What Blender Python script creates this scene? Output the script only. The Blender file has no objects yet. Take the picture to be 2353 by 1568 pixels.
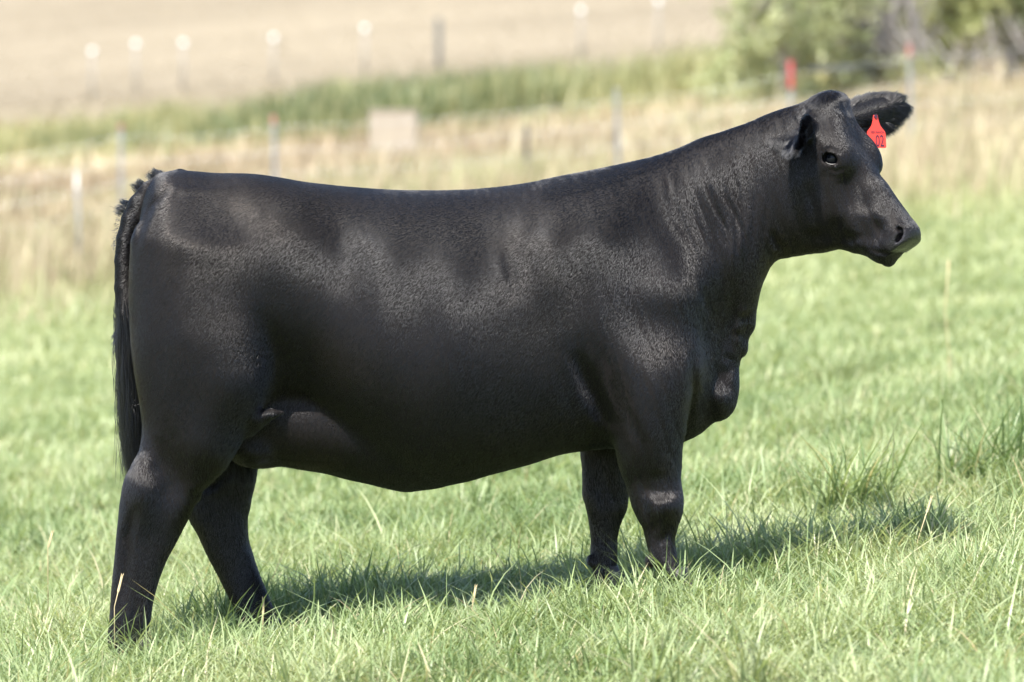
import bpy, bmesh, math, random
import numpy as np
from mathutils import Vector, Matrix

random.seed(7)
rng = np.random.default_rng(11)
R = math.radians
C = bpy.context.scene.collection

# ------------------------------------------------------------------ camera, sky, sun, exposure
CAM_D, CAM_Z, PITCH = 11.0, 1.15, math.atan(0.31 / 11.0)
FOC = 9108.0            # focal length in pixels of a 2353 px wide picture
CX, CY = 1176.5, 784.0
cam_data = bpy.data.cameras.new('camera')
cam = bpy.data.objects.new('camera', cam_data)
C.objects.link(cam)
cam.location = (0, -CAM_D, CAM_Z)
cam.rotation_euler = (R(90) - PITCH, 0, 0)
cam_data.sensor_width = 36
cam_data.lens = 36 * FOC / 2353
cam_data.clip_end = 2000
cam_data.dof.use_dof = True
cam_data.dof.focus_distance = 10.85
cam_data.dof.aperture_fstop = 2.9
bpy.context.scene.camera = cam

SUN_EL = 60.0
SUN_DIR = Vector((-0.42, -0.90, 0)).normalized() * math.cos(R(SUN_EL)) + Vector((0, 0, math.sin(R(SUN_EL))))
w = bpy.data.worlds.new("World")
bpy.context.scene.world = w
w.use_nodes = True
nt = w.node_tree
sky = nt.nodes.new('ShaderNodeTexSky')
sky.sky_type = 'NISHITA'
sky.sun_disc = False
sky.sun_elevation = R(SUN_EL)
sky.sun_rotation = math.atan2(SUN_DIR.x, SUN_DIR.y)
nt.links.new(sky.outputs[0], nt.nodes['Background'].inputs[0])
nt.nodes['Background'].inputs[1].default_value = 0.12
sd = bpy.data.lights.new('sun', 'SUN')
sd.energy = 4.6
sd.angle = R(0.53)
sd.color = (1.0, 0.955, 0.88)
sun = bpy.data.objects.new('sun', sd)
C.objects.link(sun)
sun.rotation_euler = SUN_DIR.to_track_quat('Z', 'Y').to_euler()
sun.location = (-4, -8, 12)
vs = bpy.context.scene.view_settings
vs.view_transform = 'Standard'
vs.look = 'None'
vs.gamma = 1
vs.exposure = 1.45
bpy.context.scene.cycles.max_bounces = 8
bpy.context.scene.cycles.transparent_max_bounces = 8

# ------------------------------------------------------------------ helpers
SP, CP = math.sin(PITCH), math.cos(PITCH)

def unproj(vx, vy, y):
    """point of the world plane Y = y seen at picture position (vx, vy)"""
    vx = np.asarray(vx, float); vy = np.asarray(vy, float)
    a = (vx - CX) / FOC; b = -(vy - CY) / FOC
    ry = CP + b * SP; rz = -SP + b * CP
    s = (y + CAM_D) / ry
    return a * s, y + 0 * s, CAM_Z + rz * s

def pchip(xk, yk, x):
    xk = np.asarray(xk, float); yk = np.asarray(yk, float)
    h = np.diff(xk); d = np.diff(yk) / h
    m = np.zeros_like(yk)
    m[0], m[-1] = d[0], d[-1]
    same = d[:-1] * d[1:] > 0
    w1 = 2 * h[1:] + h[:-1]; w2 = h[1:] + 2 * h[:-1]
    with np.errstate(divide='ignore', invalid='ignore'):
        mm = (w1 + w2) / (w1 / d[:-1] + w2 / d[1:])
    m[1:-1] = np.where(same, mm, 0)
    x = np.clip(x, xk[0], xk[-1])
    i = np.clip(np.searchsorted(xk, x) - 1, 0, len(xk) - 2)
    t = (x - xk[i]) / h[i]
    t2, t3 = t * t, t * t * t
    return ((2 * t3 - 3 * t2 + 1) * yk[i] + (t3 - 2 * t2 + t) * h[i] * m[i]
            + (-2 * t3 + 3 * t2) * yk[i + 1] + (t3 - t2) * h[i] * m[i + 1])

def smin(a, b, k):
    h = np.clip(0.5 + 0.5 * (b - a) / k, 0, 1)
    return b + (a - b) * h - k * h * (1 - h)

def smax(a, b, k):
    return -smin(-a, -b, k)

_perm = rng.permutation(256)
_perm = np.concatenate([_perm, _perm])
_val = rng.random(256)

def vnoise(x, y):
    """2-D value noise in 0..1"""
    xi = np.floor(x).astype(int); yi = np.floor(y).astype(int)
    fx = x - xi; fy = y - yi
    fx = fx * fx * (3 - 2 * fx); fy = fy * fy * (3 - 2 * fy)
    def g(i, j): return _val[_perm[_perm[i & 255] + (j & 255)]]
    return (g(xi, yi) * (1 - fx) + g(xi + 1, yi) * fx) * (1 - fy) + (g(xi, yi + 1) * (1 - fx) + g(xi + 1, yi + 1) * fx) * fy

def mesh_obj(name, verts, faces, mat=None, parent=None, smooth=True):
    me = bpy.data.meshes.new(name)
    me.from_pydata([tuple(v) for v in verts], [], faces)
    me.update()
    if smooth:
        me.polygons.foreach_set('use_smooth', [True] * len(me.polygons))
    o = bpy.data.objects.new(name, me)
    C.objects.link(o)
    if mat: me.materials.append(mat)
    if parent: o.parent = parent
    return o

def np_mesh(name, V, loops, starts, totals, mat=None, parent=None, smooth=True, tint=None):
    me = bpy.data.meshes.new(name)
    me.vertices.add(len(V)); me.vertices.foreach_set('co', np.ascontiguousarray(V, dtype=np.float32).ravel())
    me.loops.add(len(loops)); me.loops.foreach_set('vertex_index', np.ascontiguousarray(loops, dtype=np.int32))
    me.polygons.add(len(starts))
    me.polygons.foreach_set('loop_start', np.ascontiguousarray(starts, dtype=np.int32))
    me.polygons.foreach_set('loop_total', np.ascontiguousarray(totals, dtype=np.int32))
    me.update(calc_edges=True)
    me.polygons.foreach_set('use_smooth', np.full(len(starts), smooth))
    if tint is not None:
        at = me.color_attributes.new('tint', 'FLOAT_COLOR', 'POINT')
        col = np.ones((len(V), 4), np.float32); col[:, :3] = tint
        at.data.foreach_set('color', col.ravel())
    if mat: me.materials.append(mat)
    o = bpy.data.objects.new(name, me)
    C.objects.link(o)
    if parent: o.parent = parent
    return o

def norm(a):
    return a / np.maximum(np.linalg.norm(a, axis=1, keepdims=True), 1e-9)

def blades(P, d, s, b, L, W, seg=3, taper=0.7):
    """tapered blades: base P, direction d, side s, bend b (all Nx3), length L, width W"""
    n = len(P)
    V = np.zeros((n, 2 * seg + 1, 3), np.float32)
    for k in range(seg):
        t = k / seg
        c = P + (d * t + b * t * t) * L[:, None]
        hw = (W * 0.5 * (1 - taper * t ** 1.5))[:, None] * s
        V[:, 2 * k] = c - hw; V[:, 2 * k + 1] = c + hw
    V[:, 2 * seg] = P + (d + b) * L[:, None]
    nv = 2 * seg + 1
    f = []
    for k in range(seg - 1):
        f += [2 * k, 2 * k + 1, 2 * k + 3, 2 * k + 2]
    f += [2 * seg - 2, 2 * seg - 1, 2 * seg]
    f = np.array(f)
    loops = (np.arange(n)[:, None] * nv + f[None]).ravel()
    tot = np.array([4] * (seg - 1) + [3])
    totals = np.tile(tot, n)
    starts = np.concatenate([[0], np.cumsum(totals)[:-1]])
    return V.reshape(-1, 3), loops, starts, totals

def tube_verts(pts, rad, n=8, caps=True):
    V, F = [], []
    pts = [Vector(p) for p in pts]
    for i, p in enumerate(pts):
        t = (pts[min(i + 1, len(pts) - 1)] - pts[max(i - 1, 0)]).normalized()
        a = t.cross(Vector((0, 1, 0.01)))
        if a.length < 0.1: a = t.cross(Vector((1, 0, 0)))
        a.normalize(); b = t.cross(a)
        r = rad[i] if hasattr(rad, '__len__') else rad
        for k in range(n):
            an = 2 * math.pi * k / n
            V.append(p + (a * math.cos(an) + b * math.sin(an)) * r)
    for i in range(len(pts) - 1):
        for k in range(n):
            F.append((i * n + k, i * n + (k + 1) % n, (i + 1) * n + (k + 1) % n, (i + 1) * n + k))
    if caps:
        F.append(tuple(reversed(range(n)))); F.append(tuple((len(pts) - 1) * n + k for k in range(n)))
    return V, F

def box_verts(x0, x1, y0, y1, z0, z1):
    V = [(x0, y0, z0), (x1, y0, z0), (x1, y1, z0), (x0, y1, z0), (x0, y0, z1), (x1, y0, z1), (x1, y1, z1), (x0, y1, z1)]
    F = [(0, 3, 2, 1), (4, 5, 6, 7), (0, 1, 5, 4), (1, 2, 6, 5), (2, 3, 7, 6), (3, 0, 4, 7)]
    return V, F

def merge(*parts):
    V, F = [], []
    for v, f in parts:
        o = len(V); V += list(v); F += [tuple(i + o for i in q) for q in f]
    return V, F

def empty(name, loc, label=None, cat=None, group=None):
    o = bpy.data.objects.new(name, None)
    o.empty_display_size = 0.1
    C.objects.link(o); o.location = loc
    tag(o, label, cat, group)
    return o

def tag(o, label=None, cat=None, group=None, kind=None):
    if label: o['label'] = label
    if cat: o['category'] = cat
    if group: o['group'] = group
    if kind: o['kind'] = kind
    return o

# ------------------------------------------------------------------ materials
def new_mat(name):
    m = bpy.data.materials.new(name); m.use_nodes = True
    return m, m.node_tree, m.node_tree.nodes['Principled BSDF']

def simple_mat(name, col, rough=0.6, metal=0.0, var=0.15, scale=8.0, bump=0.0):
    m, t, p = new_mat(name)
    tc = t.nodes.new('ShaderNodeTexCoord')
    nz = t.nodes.new('ShaderNodeTexNoise'); nz.inputs['Scale'].default_value = scale; nz.inputs['Detail'].default_value = 6
    t.links.new(tc.outputs['Object'], nz.inputs['Vector'])
    mx = t.nodes.new('ShaderNodeMix'); mx.data_type = 'RGBA'
    mx.inputs[6].default_value = (*[c * (1 - var) for c in col], 1)
    mx.inputs[7].default_value = (*[min(1, c * (1 + var)) for c in col], 1)
    t.links.new(nz.outputs['Fac'], mx.inputs[0])
    t.links.new(mx.outputs[2], p.inputs['Base Color'])
    p.inputs['Roughness'].default_value = rough
    p.inputs['Metallic'].default_value = metal
    if bump:
        b = t.nodes.new('ShaderNodeBump'); b.inputs['Strength'].default_value = 1; b.inputs['Distance'].default_value = bump
        t.links.new(nz.outputs['Fac'], b.inputs['Height']); t.links.new(b.outputs['Normal'], p.inputs['Normal'])
    return m

def leaf_mat(name, rough=0.45, trans=0.35, boost=(1.15, 1.1, 0.7), spec=0.4):
    m, t, p = new_mat(name)
    at = t.nodes.new('ShaderNodeAttribute'); at.attribute_name = 'tint'
    t.links.new(at.outputs['Color'], p.inputs['Base Color'])
    p.inputs['Roughness'].default_value = rough
    p.inputs['Specular IOR Level'].default_value = spec
    tr = t.nodes.new('ShaderNodeBsdfTranslucent')
    mu = t.nodes.new('ShaderNodeMix'); mu.data_type = 'RGBA'; mu.blend_type = 'MULTIPLY'
    mu.inputs[0].default_value = 1; mu.inputs[7].default_value = (*boost, 1)
    t.links.new(at.outputs['Color'], mu.inputs[6]); t.links.new(mu.outputs[2], tr.inputs['Color'])
    ms = t.nodes.new('ShaderNodeMixShader'); ms.inputs[0].default_value = trans
    out = t.nodes['Material Output']
    t.links.new(p.outputs[0], ms.inputs[1]); t.links.new(tr.outputs[0], ms.inputs[2])
    t.links.new(ms.outputs[0], out.inputs['Surface'])
    return m

M_GRASS = leaf_mat('green_grass', 0.42, 0.38)
M_STRAW = leaf_mat('dry_straw', 0.6, 0.25, (1.05, 1.0, 0.85))
M_LEAF = leaf_mat('willow_leaf', 0.45, 0.35)

# ------------------------------------------------------------------ ground
GY = [-16, 0, 11, 22, 30, 39, 50, 64, 99, 190, 420]
GZ = [-0.46, 0.097, 0.48, 0.87, 1.38, 2.15, 2.85, 3.75, 5.76, 15.5, 44.0]
LY = [-16, 0, 11, 30, 60, 100, 200, 420]
LS = [0.11, 0.11, 0.105, 0.10, 0.055, 0.08, 0.05, 0.03]

def ground(x, y):
    x = np.asarray(x, float); y = np.asarray(y, float)
    xx = np.clip(x, -60, 60)
    z = pchip(GY, GZ, y) + pchip(LY, LS, y) * xx
    z = z + 0.03 * (vnoise(x * 0.9 + 31, y * 0.9) - 0.5) + 0.02 * (vnoise(x * 2.7, y * 2.7 + 9) - 0.5)
    return z

def straw_edge(x):
    """world y where the green pasture gives way to dry grass"""
    return 25.2 + 0.7 * np.clip(x, 0, 6) + 3.0 * (vnoise(x * 0.35 + 5, x * 0 + 2.5) - 0.5) * 2

def build_ground():
    xs = np.unique(np.concatenate([np.linspace(-9, 9, 91), np.sign(np.linspace(-1, 1, 61)) * 160 * np.abs(np.linspace(-1, 1, 61)) ** 2]))
    ys = np.concatenate([np.linspace(-16, 12, 113), np.linspace(12.4, 70, 110), np.geomspace(71, 420, 50)])
    X, Y = np.meshgrid(xs, ys, indexing='ij')
    Z = ground(X, Y)
    V = np.stack([X, Y, Z], -1).reshape(-1, 3)
    nx, ny = len(xs), len(ys)
    i = (np.arange(nx - 1)[:, None] * ny + np.arange(ny - 1)[None]).ravel()
    q = np.stack([i, i + ny, i + ny + 1, i + 1], 1)
    m, t, p = new_mat('pasture_soil')
    tc = t.nodes.new('ShaderNodeTexCoord')
    def noise(sc, det=5, stretch=None):
        n = t.nodes.new('ShaderNodeTexNoise'); n.inputs['Scale'].default_value = sc; n.inputs['Detail'].default_value = det
        if stretch:
            mp = t.nodes.new('ShaderNodeMapping'); mp.inputs['Scale'].default_value = stretch
            t.links.new(tc.outputs['Object'], mp.inputs['Vector']); t.links.new(mp.outputs[0], n.inputs['Vector'])
        else:
            t.links.new(tc.outputs['Object'], n.inputs['Vector'])
        return n
    def mix(a, b, f):
        mx = t.nodes.new('ShaderNodeMix'); mx.data_type = 'RGBA'
        for s, v in ((6, a), (7, b)):
            if isinstance(v, tuple): mx.inputs[s].default_value = (*v, 1)
            else: t.links.new(v, mx.inputs[s])
        t.links.new(f, mx.inputs[0])
        return mx.outputs[2]
    def ramp(src, lo, hi):
        r = t.nodes.new('ShaderNodeMapRange'); r.inputs['From Min'].default_value = lo; r.inputs['From Max'].default_value = hi
        t.links.new(src, r.inputs['Value']); return r.outputs['Result']
    green = mix((0.07, 0.10, 0.03), (0.15, 0.17, 0.07), noise(3).outputs['Fac'])
    dry = mix((0.25, 0.20, 0.13), (0.36, 0.295, 0.19), ramp(noise(0.55, 8, (0.5, 1.4, 1)).outputs['Fac'], 0.33, 0.67))
    hill = mix((0.182, 0.152, 0.106), (0.236, 0.199, 0.141), ramp(noise(0.09, 9, (0.5, 1.6, 1)).outputs['Fac'], 0.36, 0.64))
    sep = t.nodes.new('ShaderNodeSeparateXYZ'); t.links.new(tc.outputs['Object'], sep.inputs[0])
    wob = noise(0.4, 3)
    ad = t.nodes.new('ShaderNodeMath'); ad.operation = 'MULTIPLY_ADD'; ad.inputs[1].default_value = 5; 
    t.links.new(wob.outputs['Fac'], ad.inputs[0]); t.links.new(sep.outputs['Y'], ad.inputs[2])
    c = mix(green, dry, ramp(ad.outputs[0], 24.0, 34.0))
    c = mix(c, hill, ramp(ad.outputs[0], 56, 64))
    t.links.new(c, p.inputs['Base Color'])
    p.inputs['Roughness'].default_value = 0.95
    p.inputs['Specular IOR Level'].default_value = 0.1
    b = t.nodes.new('ShaderNodeBump'); b.inputs['Distance'].default_value = 0.06; b.inputs['Strength'].default_value = 0.6
    t.links.new(noise(9, 8).outputs['Fac'], b.inputs['Height']); t.links.new(b.outputs[0], p.inputs['Normal'])
    o = np_mesh('ground', V, q.ravel(), np.arange(len(q)) * 4, np.full(len(q), 4), m)
    tag(o, kind='structure')

build_ground()
# ------------------------------------------------------------------ the heifer: one implicit surface
class Part:
    """f(x,y,z) inside a box, blended with radius k"""
    def __init__(self, f, box, k, mode='add'):
        self.f, self.box, self.k, self.mode = f, box, k, mode

parts = []

def sup(dy, dz, w, h, p):
    """first-order distance to the superellipse (|dy|/w)^p + (|dz|/h)^p = 1"""
    ay = np.abs(dy) / w; az = np.abs(dz) / h
    r = np.maximum((ay ** p + az ** p), 1e-12) ** (1 / p)
    gy = (ay / r) ** (p - 1) / w; gz = (az / r) ** (p - 1) / h
    g = np.maximum(np.sqrt(gy * gy + gz * gz), 0.35 / np.minimum(w, h) * 0 + 1 / np.maximum(w, h))
    return (r - 1) / g

def X0(v): return unproj(v, CY, 0)[0]
def Z0(v, y=0): return unproj(CX, v, y)[2]

# torso and neck: slices along x:  picture x, top, bottom, half width (m), row of greatest width, upper and lower exponent
TORSO = np.array([
    (322, 540, 760, .05, 640, 2.2, 2.2),
    (330, 470, 830, .11, 640, 2.2, 2.2),
    (345, 428, 870, .16, 620, 2.2, 2.2),
    (370, 402, 890, .195, 600, 2.3, 2.2),
    (400, 395, 900, .215, 600, 2.4, 2.2),
    (430, 394, 920, .226, 610, 2.5, 2.2),
    (500, 399, 950, .240, 620, 2.7, 2.2),
    (560, 400, 958, .252, 640, 2.9, 2.1),
    (600, 403, 952, .260, 660, 3.0, 2.1),
    (640, 409, 944, .266, 680, 3.0, 2.1),
    (700, 419, 948, .275, 700, 2.9, 2.2),
    (750, 425, 970, .282, 720, 2.7, 2.2),
    (800, 430, 1004, .290, 730, 2.5, 2.2),
    (850, 434, 1042, .297, 740, 2.4, 2.2),
    (900, 437, 1080, .303, 750, 2.35, 2.2),
    (950, 438.5, 1108, .308, 755, 2.3, 2.2),
    (1000, 438.5, 1118, .310, 760, 2.3, 2.2),
    (1060, 437, 1109, .310, 760, 2.3, 2.2),
    (1130, 432, 1090, .306, 755, 2.25, 2.2),
    (1220, 420, 1066, .296, 745, 2.2, 2.2),
    (1300, 404, 1042, .282, 730, 2.15, 2.2),
    (1380, 388, 1032, .262, 715, 2.1, 2.2),
    (1450, 373, 1028, .240, 700, 2.1, 2.2),
    (1500, 361, 1026, .222, 690, 2.1, 2.2),
    (1560, 341, 1018, .198, 670, 2.1, 2.1),
    (1610, 319, 996, .172, 640, 2.1, 1.9),
    (1655, 305, 946, .146, 600, 2.1, 1.6),
    (1690, 293, 878, .130, 560, 2.1, 1.5),
    (1705, 288, 812, .124, 530, 2.1, 1.5),
    (1735, 276, 722, .112, 480, 2.1, 1.7),
    (1750, 269, 660, .108, 455, 2.1, 1.9),
    (1775, 259, 608, .105, 430, 2.1, 2.0),
    (1800, 251, 590, .102, 420, 2.1, 2.1),
    (1840, 245, 583, .095, 415, 2.1, 2.1),
    (1870, 250, 560, .078, 415, 2.1, 2.1),
    (1890, 285, 520, .045, 415, 2.1, 2.1)])
tx = X0(TORSO[:, 0]); t_top = Z0(TORSO[:, 1]); t_bot = Z0(TORSO[:, 2]); t_mid = Z0(TORSO[:, 4])

def torso(x, y, z):
    top, bot, mid = pchip(tx, t_top, x), pchip(tx, t_bot, x), pchip(tx, t_mid, x)
    wd = pchip(tx, TORSO[:, 3], x); pu = pchip(tx, TORSO[:, 5], x); pl = pchip(tx, TORSO[:, 6], x)
    up = z > mid
    f = sup(y, z - mid, wd, np.where(up, top - mid, mid - bot), np.where(up, pu, pl))
    f = np.where(x < tx[0], np.hypot(np.maximum(f, 0), tx[0] - x), f)
    f = np.where(x > tx[-1], np.hypot(np.maximum(f, 0), x - tx[-1]), f)
    return f
parts.append(Part(torso, (-1.25, 1.05, -.5, .5, .1, 1.75), 0.0))

# belly underside between the flanks
BELLY = np.array([(470, 960, .05), (500, 1020, .09), (550, 1052, .10), (592, 1066, .115), (640, 1068, .125), (690, 1075, .135), (745, 1085, .15), (800, 1101, .16), (850, 1113, .16),
                  (900, 1125, .17), (935, 1130, .17), (975, 1125, .15), (1020, 1110, .10), (1060, 1080, .06)])
bx = X0(BELLY[:, 0]); b_bot = Z0(BELLY[:, 1])
def belly(x, y, z):
    bot = pchip(bx, b_bot, x); wd = pchip(bx, BELLY[:, 2], x)
    h = 0.16
    f = sup(y, z - (bot + h), wd, h + 0 * x, 2.2 + 0 * x)
    f = np.where(x < bx[0], np.hypot(np.maximum(f, 0), bx[0] - x), f)
    return np.where(x > bx[-1], np.hypot(np.maximum(f, 0), x - bx[-1]), f)
parts.append(Part(belly, (bx[0] - .1, bx[-1] + .1, -.25, .25, .3, .9), 0.022))

def leg(table, k, pw=2.3):
    """horizontal slices: picture row, rear edge, front edge, centre y, half width in y"""
    T = np.array(table, float)
    z = np.array([Z0(r[0], r[3]) for r in T])
    xr = np.array([unproj(r[1], r[0], r[3])[0] for r in T]); xf = np.array([unproj(r[2], r[0], r[3])[0] for r in T])
    o = np.argsort(z); z, xr, xf, cy, hw = z[o], xr[o], xf[o], T[o, 3], T[o, 4]
    def f(X, Y, Zz):
        a, b = pchip(z, xr, Zz), pchip(z, xf, Zz)
        c, wd = pchip(z, cy, Zz), pchip(z, hw, Zz)
        d = sup(X - (a + b) / 2, Y - c, (b - a) / 2, wd, pw + 0 * X)
        d = np.where(Zz > z[-1], np.hypot(np.maximum(d, 0), Zz - z[-1]), d)
        return np.where(Zz < z[0], np.hypot(np.maximum(d, 0), z[0] - Zz), d)
    parts.append(Part(f, (xr.min() - .1, xf.max() + .1, (cy - hw).min() - .1, (cy + hw).max() + .1, z[0] - .05, z[-1] + .1), k))

NEAR_HIND = [
    (450, 400, 560, -.11, .06), (500, 335, 605, -.13, .09), (560, 305, 640, -.14, .118), (650, 301, 655, -.15, .13), (760, 305, 652, -.155, .13), (850, 314, 636, -.158, .122),
    (930, 326, 596, -.16, .108), (980, 331, 566, -.162, .096), (1030, 326, 540, -.165, .084), (1070, 309, 512, -.168, .073),
    (1100, 292, 490, -.170, .067), (1130, 283, 468, -.172, .061), (1170, 276, 442, -.172, .058), (1205, 273, 425, -.172, .055),
    (1240, 270, 409, -.172, .051), (1290, 266, 383, -.172, .047), (1340, 260, 363, -.172, .044), (1380, 256, 352, -.172, .044),
    (1430, 252, 344, -.172, .047), (1465, 249, 338, -.172, .048), (1490, 250, 338, -.172, .045)]
FAR_HIND = [
    (450, 420, 580, .11, .06), (500, 345, 625, .13, .09), (560, 325, 660, .14, .118), (650, 335, 675, .15, .13), (760, 345, 670, .155, .13), (850, 370, 655, .158, .12),
    (930, 400, 628, .158, .105), (1000, 425, 608, .158, .088), (1065, 432, 592, .16, .07), (1110, 430, 585, .16, .064), (1160, 428, 575, .16, .058),
    (1190, 434, 573, .16, .055), (1230, 455, 574, .16, .051), (1275, 476, 583, .16, .047), (1320, 500, 596, .16, .044), (1360, 520, 612, .16, .044),
    (1400, 540, 628, .16, .046), (1430, 554, 640, .16, .047), (1455, 562, 646, .16, .044)]
NEAR_FORE = [
    (600, 1450, 1580, -.12, .05), (650, 1400, 1608, -.13, .075), (700, 1380, 1618, -.138, .09), (760, 1372, 1622, -.145, .098), (820, 1376, 1613, -.15, .10), (880, 1388, 1598, -.152, .097),
    (930, 1400, 1588, -.155, .092), (985, 1412, 1579, -.157, .084), (1040, 1421, 1571, -.158, .074), (1090, 1432, 1568, -.158, .064),
    (1130, 1445, 1567, -.158, .057), (1170, 1455, 1565, -.158, .054), (1190, 1463, 1562, -.158, .05), (1215, 1478, 1555, -.158, .043),
    (1240, 1486, 1549, -.158, .038), (1265, 1491, 1553, -.158, .04), (1290, 1500, 1558, -.158, .044), (1315, 1511, 1568, -.158, .046), (1338, 1516, 1580, -.158, .044)]
FAR_FORE = [
    (650, 1380, 1588, .13, .075), (700, 1360, 1598, .138, .09), (760, 1352, 1590, .145, .095), (850, 1345, 1560, .15, .095), (930, 1345, 1530, .152, .09),
    (985, 1334, 1480, .155, .08), (1035, 1332, 1456, .155, .072), (1080, 1337, 1447, .155, .064), (1110, 1338, 1447, .155, .058), (1130, 1338, 1445, .155, .055),
    (1165, 1346, 1441, .155, .052), (1190, 1352, 1432, .155, .046), (1215, 1356, 1422, .155, .041), (1240, 1358, 1418, .155, .038),
    (1280, 1358, 1417, .155, .04), (1310, 1362, 1416, .155, .044), (1340, 1365, 1420, .155, .045)]
leg(NEAR_HIND, 0.035); leg(FAR_HIND, 0.035); leg(NEAR_FORE, 0.045, 2.2); leg(FAR_FORE, 0.045, 2.2)

def chain(pts, k, mode='add', sy=1.0):
    """tapered round limb through (x, y, z, r)"""
    P = np.array(pts, float)
    def f(x, y, z):
        d = np.full(x.shape, 9.0)
        for a, b in zip(P[:-1], P[1:]):
            ab = b[:3] - a[:3]; L2 = (ab ** 2).sum()
            t = np.clip(((x - a[0]) * ab[0] + (y - a[1]) * ab[1] + (z - a[2]) * ab[2]) / L2, 0, 1)
            q = np.sqrt((x - a[0] - t * ab[0]) ** 2 + ((y - a[1] - t * ab[1]) / sy) ** 2 + (z - a[2] - t * ab[2]) ** 2) - (a[3] + (b[3] - a[3]) * t)
            d = smin(d, q, 0.006)
        return d
    m = P[:, 3].max() + .05
    parts.append(Part(f, (P[:, 0].min() - m, P[:, 0].max() + m, P[:, 1].min() - m, P[:, 1].max() + m, P[:, 2].min() - m, P[:, 2].max() + m), k, mode))

def W(vx, vy, y, r=None):
    p = unproj(vx, vy, y)
    return (float(p[0]), float(p[1]), float(p[2])) + ((r,) if r is not None else ())

def ell(c, r, k, mode='add', M=None):
    c = np.array(c, float); r = np.array(r, float)
    M3 = np.eye(3) if M is None else np.array(M)
    def f(x, y, z):
        q = np.stack([x - c[0], y - c[1], z - c[2]], -1) @ M3.T
        k0 = np.sqrt(((q / r) ** 2).sum(-1)); k1 = np.sqrt(((q / (r * r)) ** 2).sum(-1))
        return k0 * (k0 - 1) / np.maximum(k1, 1e-6)
    m = r.max() + .04
    parts.append(Part(f, (c[0] - m, c[0] + m, c[1] - m, c[1] + m, c[2] - m, c[2] + m), k, mode))

# tail
TAIL = [(415, 414, -.015, .030), (375, 424, -.020, .030), (345, 442, -.028, .029), (320, 470, -.034, .0275), (302, 505, -.036, .0262), (290, 548, -.034, .025), (284, 600, -.032, .0238), (283, 660, -.03, .0225),
        (285, 720, -.03, .021), (289, 780, -.03, .019), (297, 840, -.03, .015), (302, 890, -.03, .011), (305, 940, -.03, .007)]
TAIL_W = [W(*t) for t in TAIL]
chain(TAIL_W, 0.004)

# flank fold of skin from stifle to belly, udder with one teat
chain([W(575, 985, -.165, .014), W(600, 963, -.192, .016), W(630, 950, -.208, .015), (W(670, 945, -.222, .013)), W(715, 953, -.232, .011), W(765, 980, -.238, .007)], 0.026)
ell(W(590, 1030, -.02), (.07, .09, .045), 0.03)
chain([W(602, 1030, -.085, .011), W(602, 1052, -.085, .0075)], 0.006)
# brisket lobes and dewlap ripples
ell(W(1650, 905, 0), (.055, .10, .075), 0.03)
ell(W(1721, 740, 0), (.018, .028, .032), 0.03)
ell(W(1704, 795, 0), (.018, .032, .03), 0.03)
ell(W(1677, 868, -.01), (.021, .048, .035), 0.028)
# jowl skin under the throat
ell(W(1800, 578, 0), (.03, .03, .014), 0.02)

# dewclaws
for vx, vy, yy in ((1497, 1288, -.158), (1362, 1288, .155), (272, 1415, -.172), (558, 1398, .16)):
    for dy in (-.024, .024):
        ell(W(vx, vy, yy + dy), (.016, .012, .018), 0.01)
# ---- head, in its own frame
YAW = R(30.0)
HX, HY, HZ = W(1890, 240, -.01)
FW = np.array([math.cos(YAW), -math.sin(YAW), 0.0]); SD = np.array([-math.sin(YAW), -math.cos(YAW), 0.0])  # forward, near side
AH, AZ = 0.575, -0.818
AX = FW * AH + np.array([0, 0, AZ]); NX = FW * (-AZ) + np.array([0, 0, AH])     # axis poll -> muzzle, forehead normal
HO = np.array([HX, HY, HZ])
def H2W(t, n, s):
    return HO + AX * t + NX * n + SD * s
def img2head(vx, vy, s=0.0):
    """(t, n) of the picture point when it lies s metres off the head's mid plane"""
    a = (vx - CX) / FOC
    y = HY
    for _ in range(6):
        X, Y, Zp = unproj(vx, vy, y)
        h = (X - HX - SD[0] * s) / FW[0]
        y = HY + FW[1] * h + SD[1] * s
    zz = Zp - HZ
    return h * AH + zz * AZ, h * (-AZ) + zz * AH

front = [(1893, 214), (1915, 213), (1934, 228), (1950, 264), (1977, 338), (2014, 400), (2036, 425), (2061, 463), (2087, 500), (2101, 522), (2105, 548), (2099, 566)]
back = [(1770, 440), (1800, 530), (1838, 578), (1893, 581), (1928, 573), (1960, 581), (1990, 588), (2025, 600), (2050, 597)]
ft = np.array([img2head(*p) for p in front]); bt = np.array([img2head(*p) for p in back])
ft = ft[np.argsort(ft[:, 0])]; bt = bt[np.argsort(bt[:, 0])]
HL = 0.468
hw_t = np.array([-.03, .0, .06, .12, .17, .22, .28, .34, .40, .44, .475, HL])
hw_u = np.array([.045, .072, .094, .112, .113, .089, .070, .060, .058, .062, .060, .045])   # half width, upper half
hw_l = np.array([.040, .055, .070, .080, .084, .080, .070, .058, .052, .052, .048, .036])
def clampx(tk, nk, t):
    return pchip(tk, nk, t)
def head(x, y, z):
    q = np.stack([x - HO[0], y - HO[1], z - HO[2]], -1)
    t, n, s = q @ AX, q @ NX, q @ SD
    tc = np.clip(t, ft[0, 0], HL)
    top = pchip(ft[:, 0], ft[:, 1], tc); bot = pchip(bt[:, 0], bt[:, 1], tc)
    mid = top * 0.62 + bot * 0.38
    up = n > mid
    wu = pchip(hw_t, hw_u, tc)
    f = sup(s, n - mid, wu, np.where(up, top - mid, mid - bot), np.where(up, 2.7, 2.15))
    f = np.where(t > HL, np.hypot(np.maximum(f, 0), t - HL), f)
    f = np.where(t < ft[0, 0], np.hypot(np.maximum(f, 0), ft[0, 0] - t), f)
    return f
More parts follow.
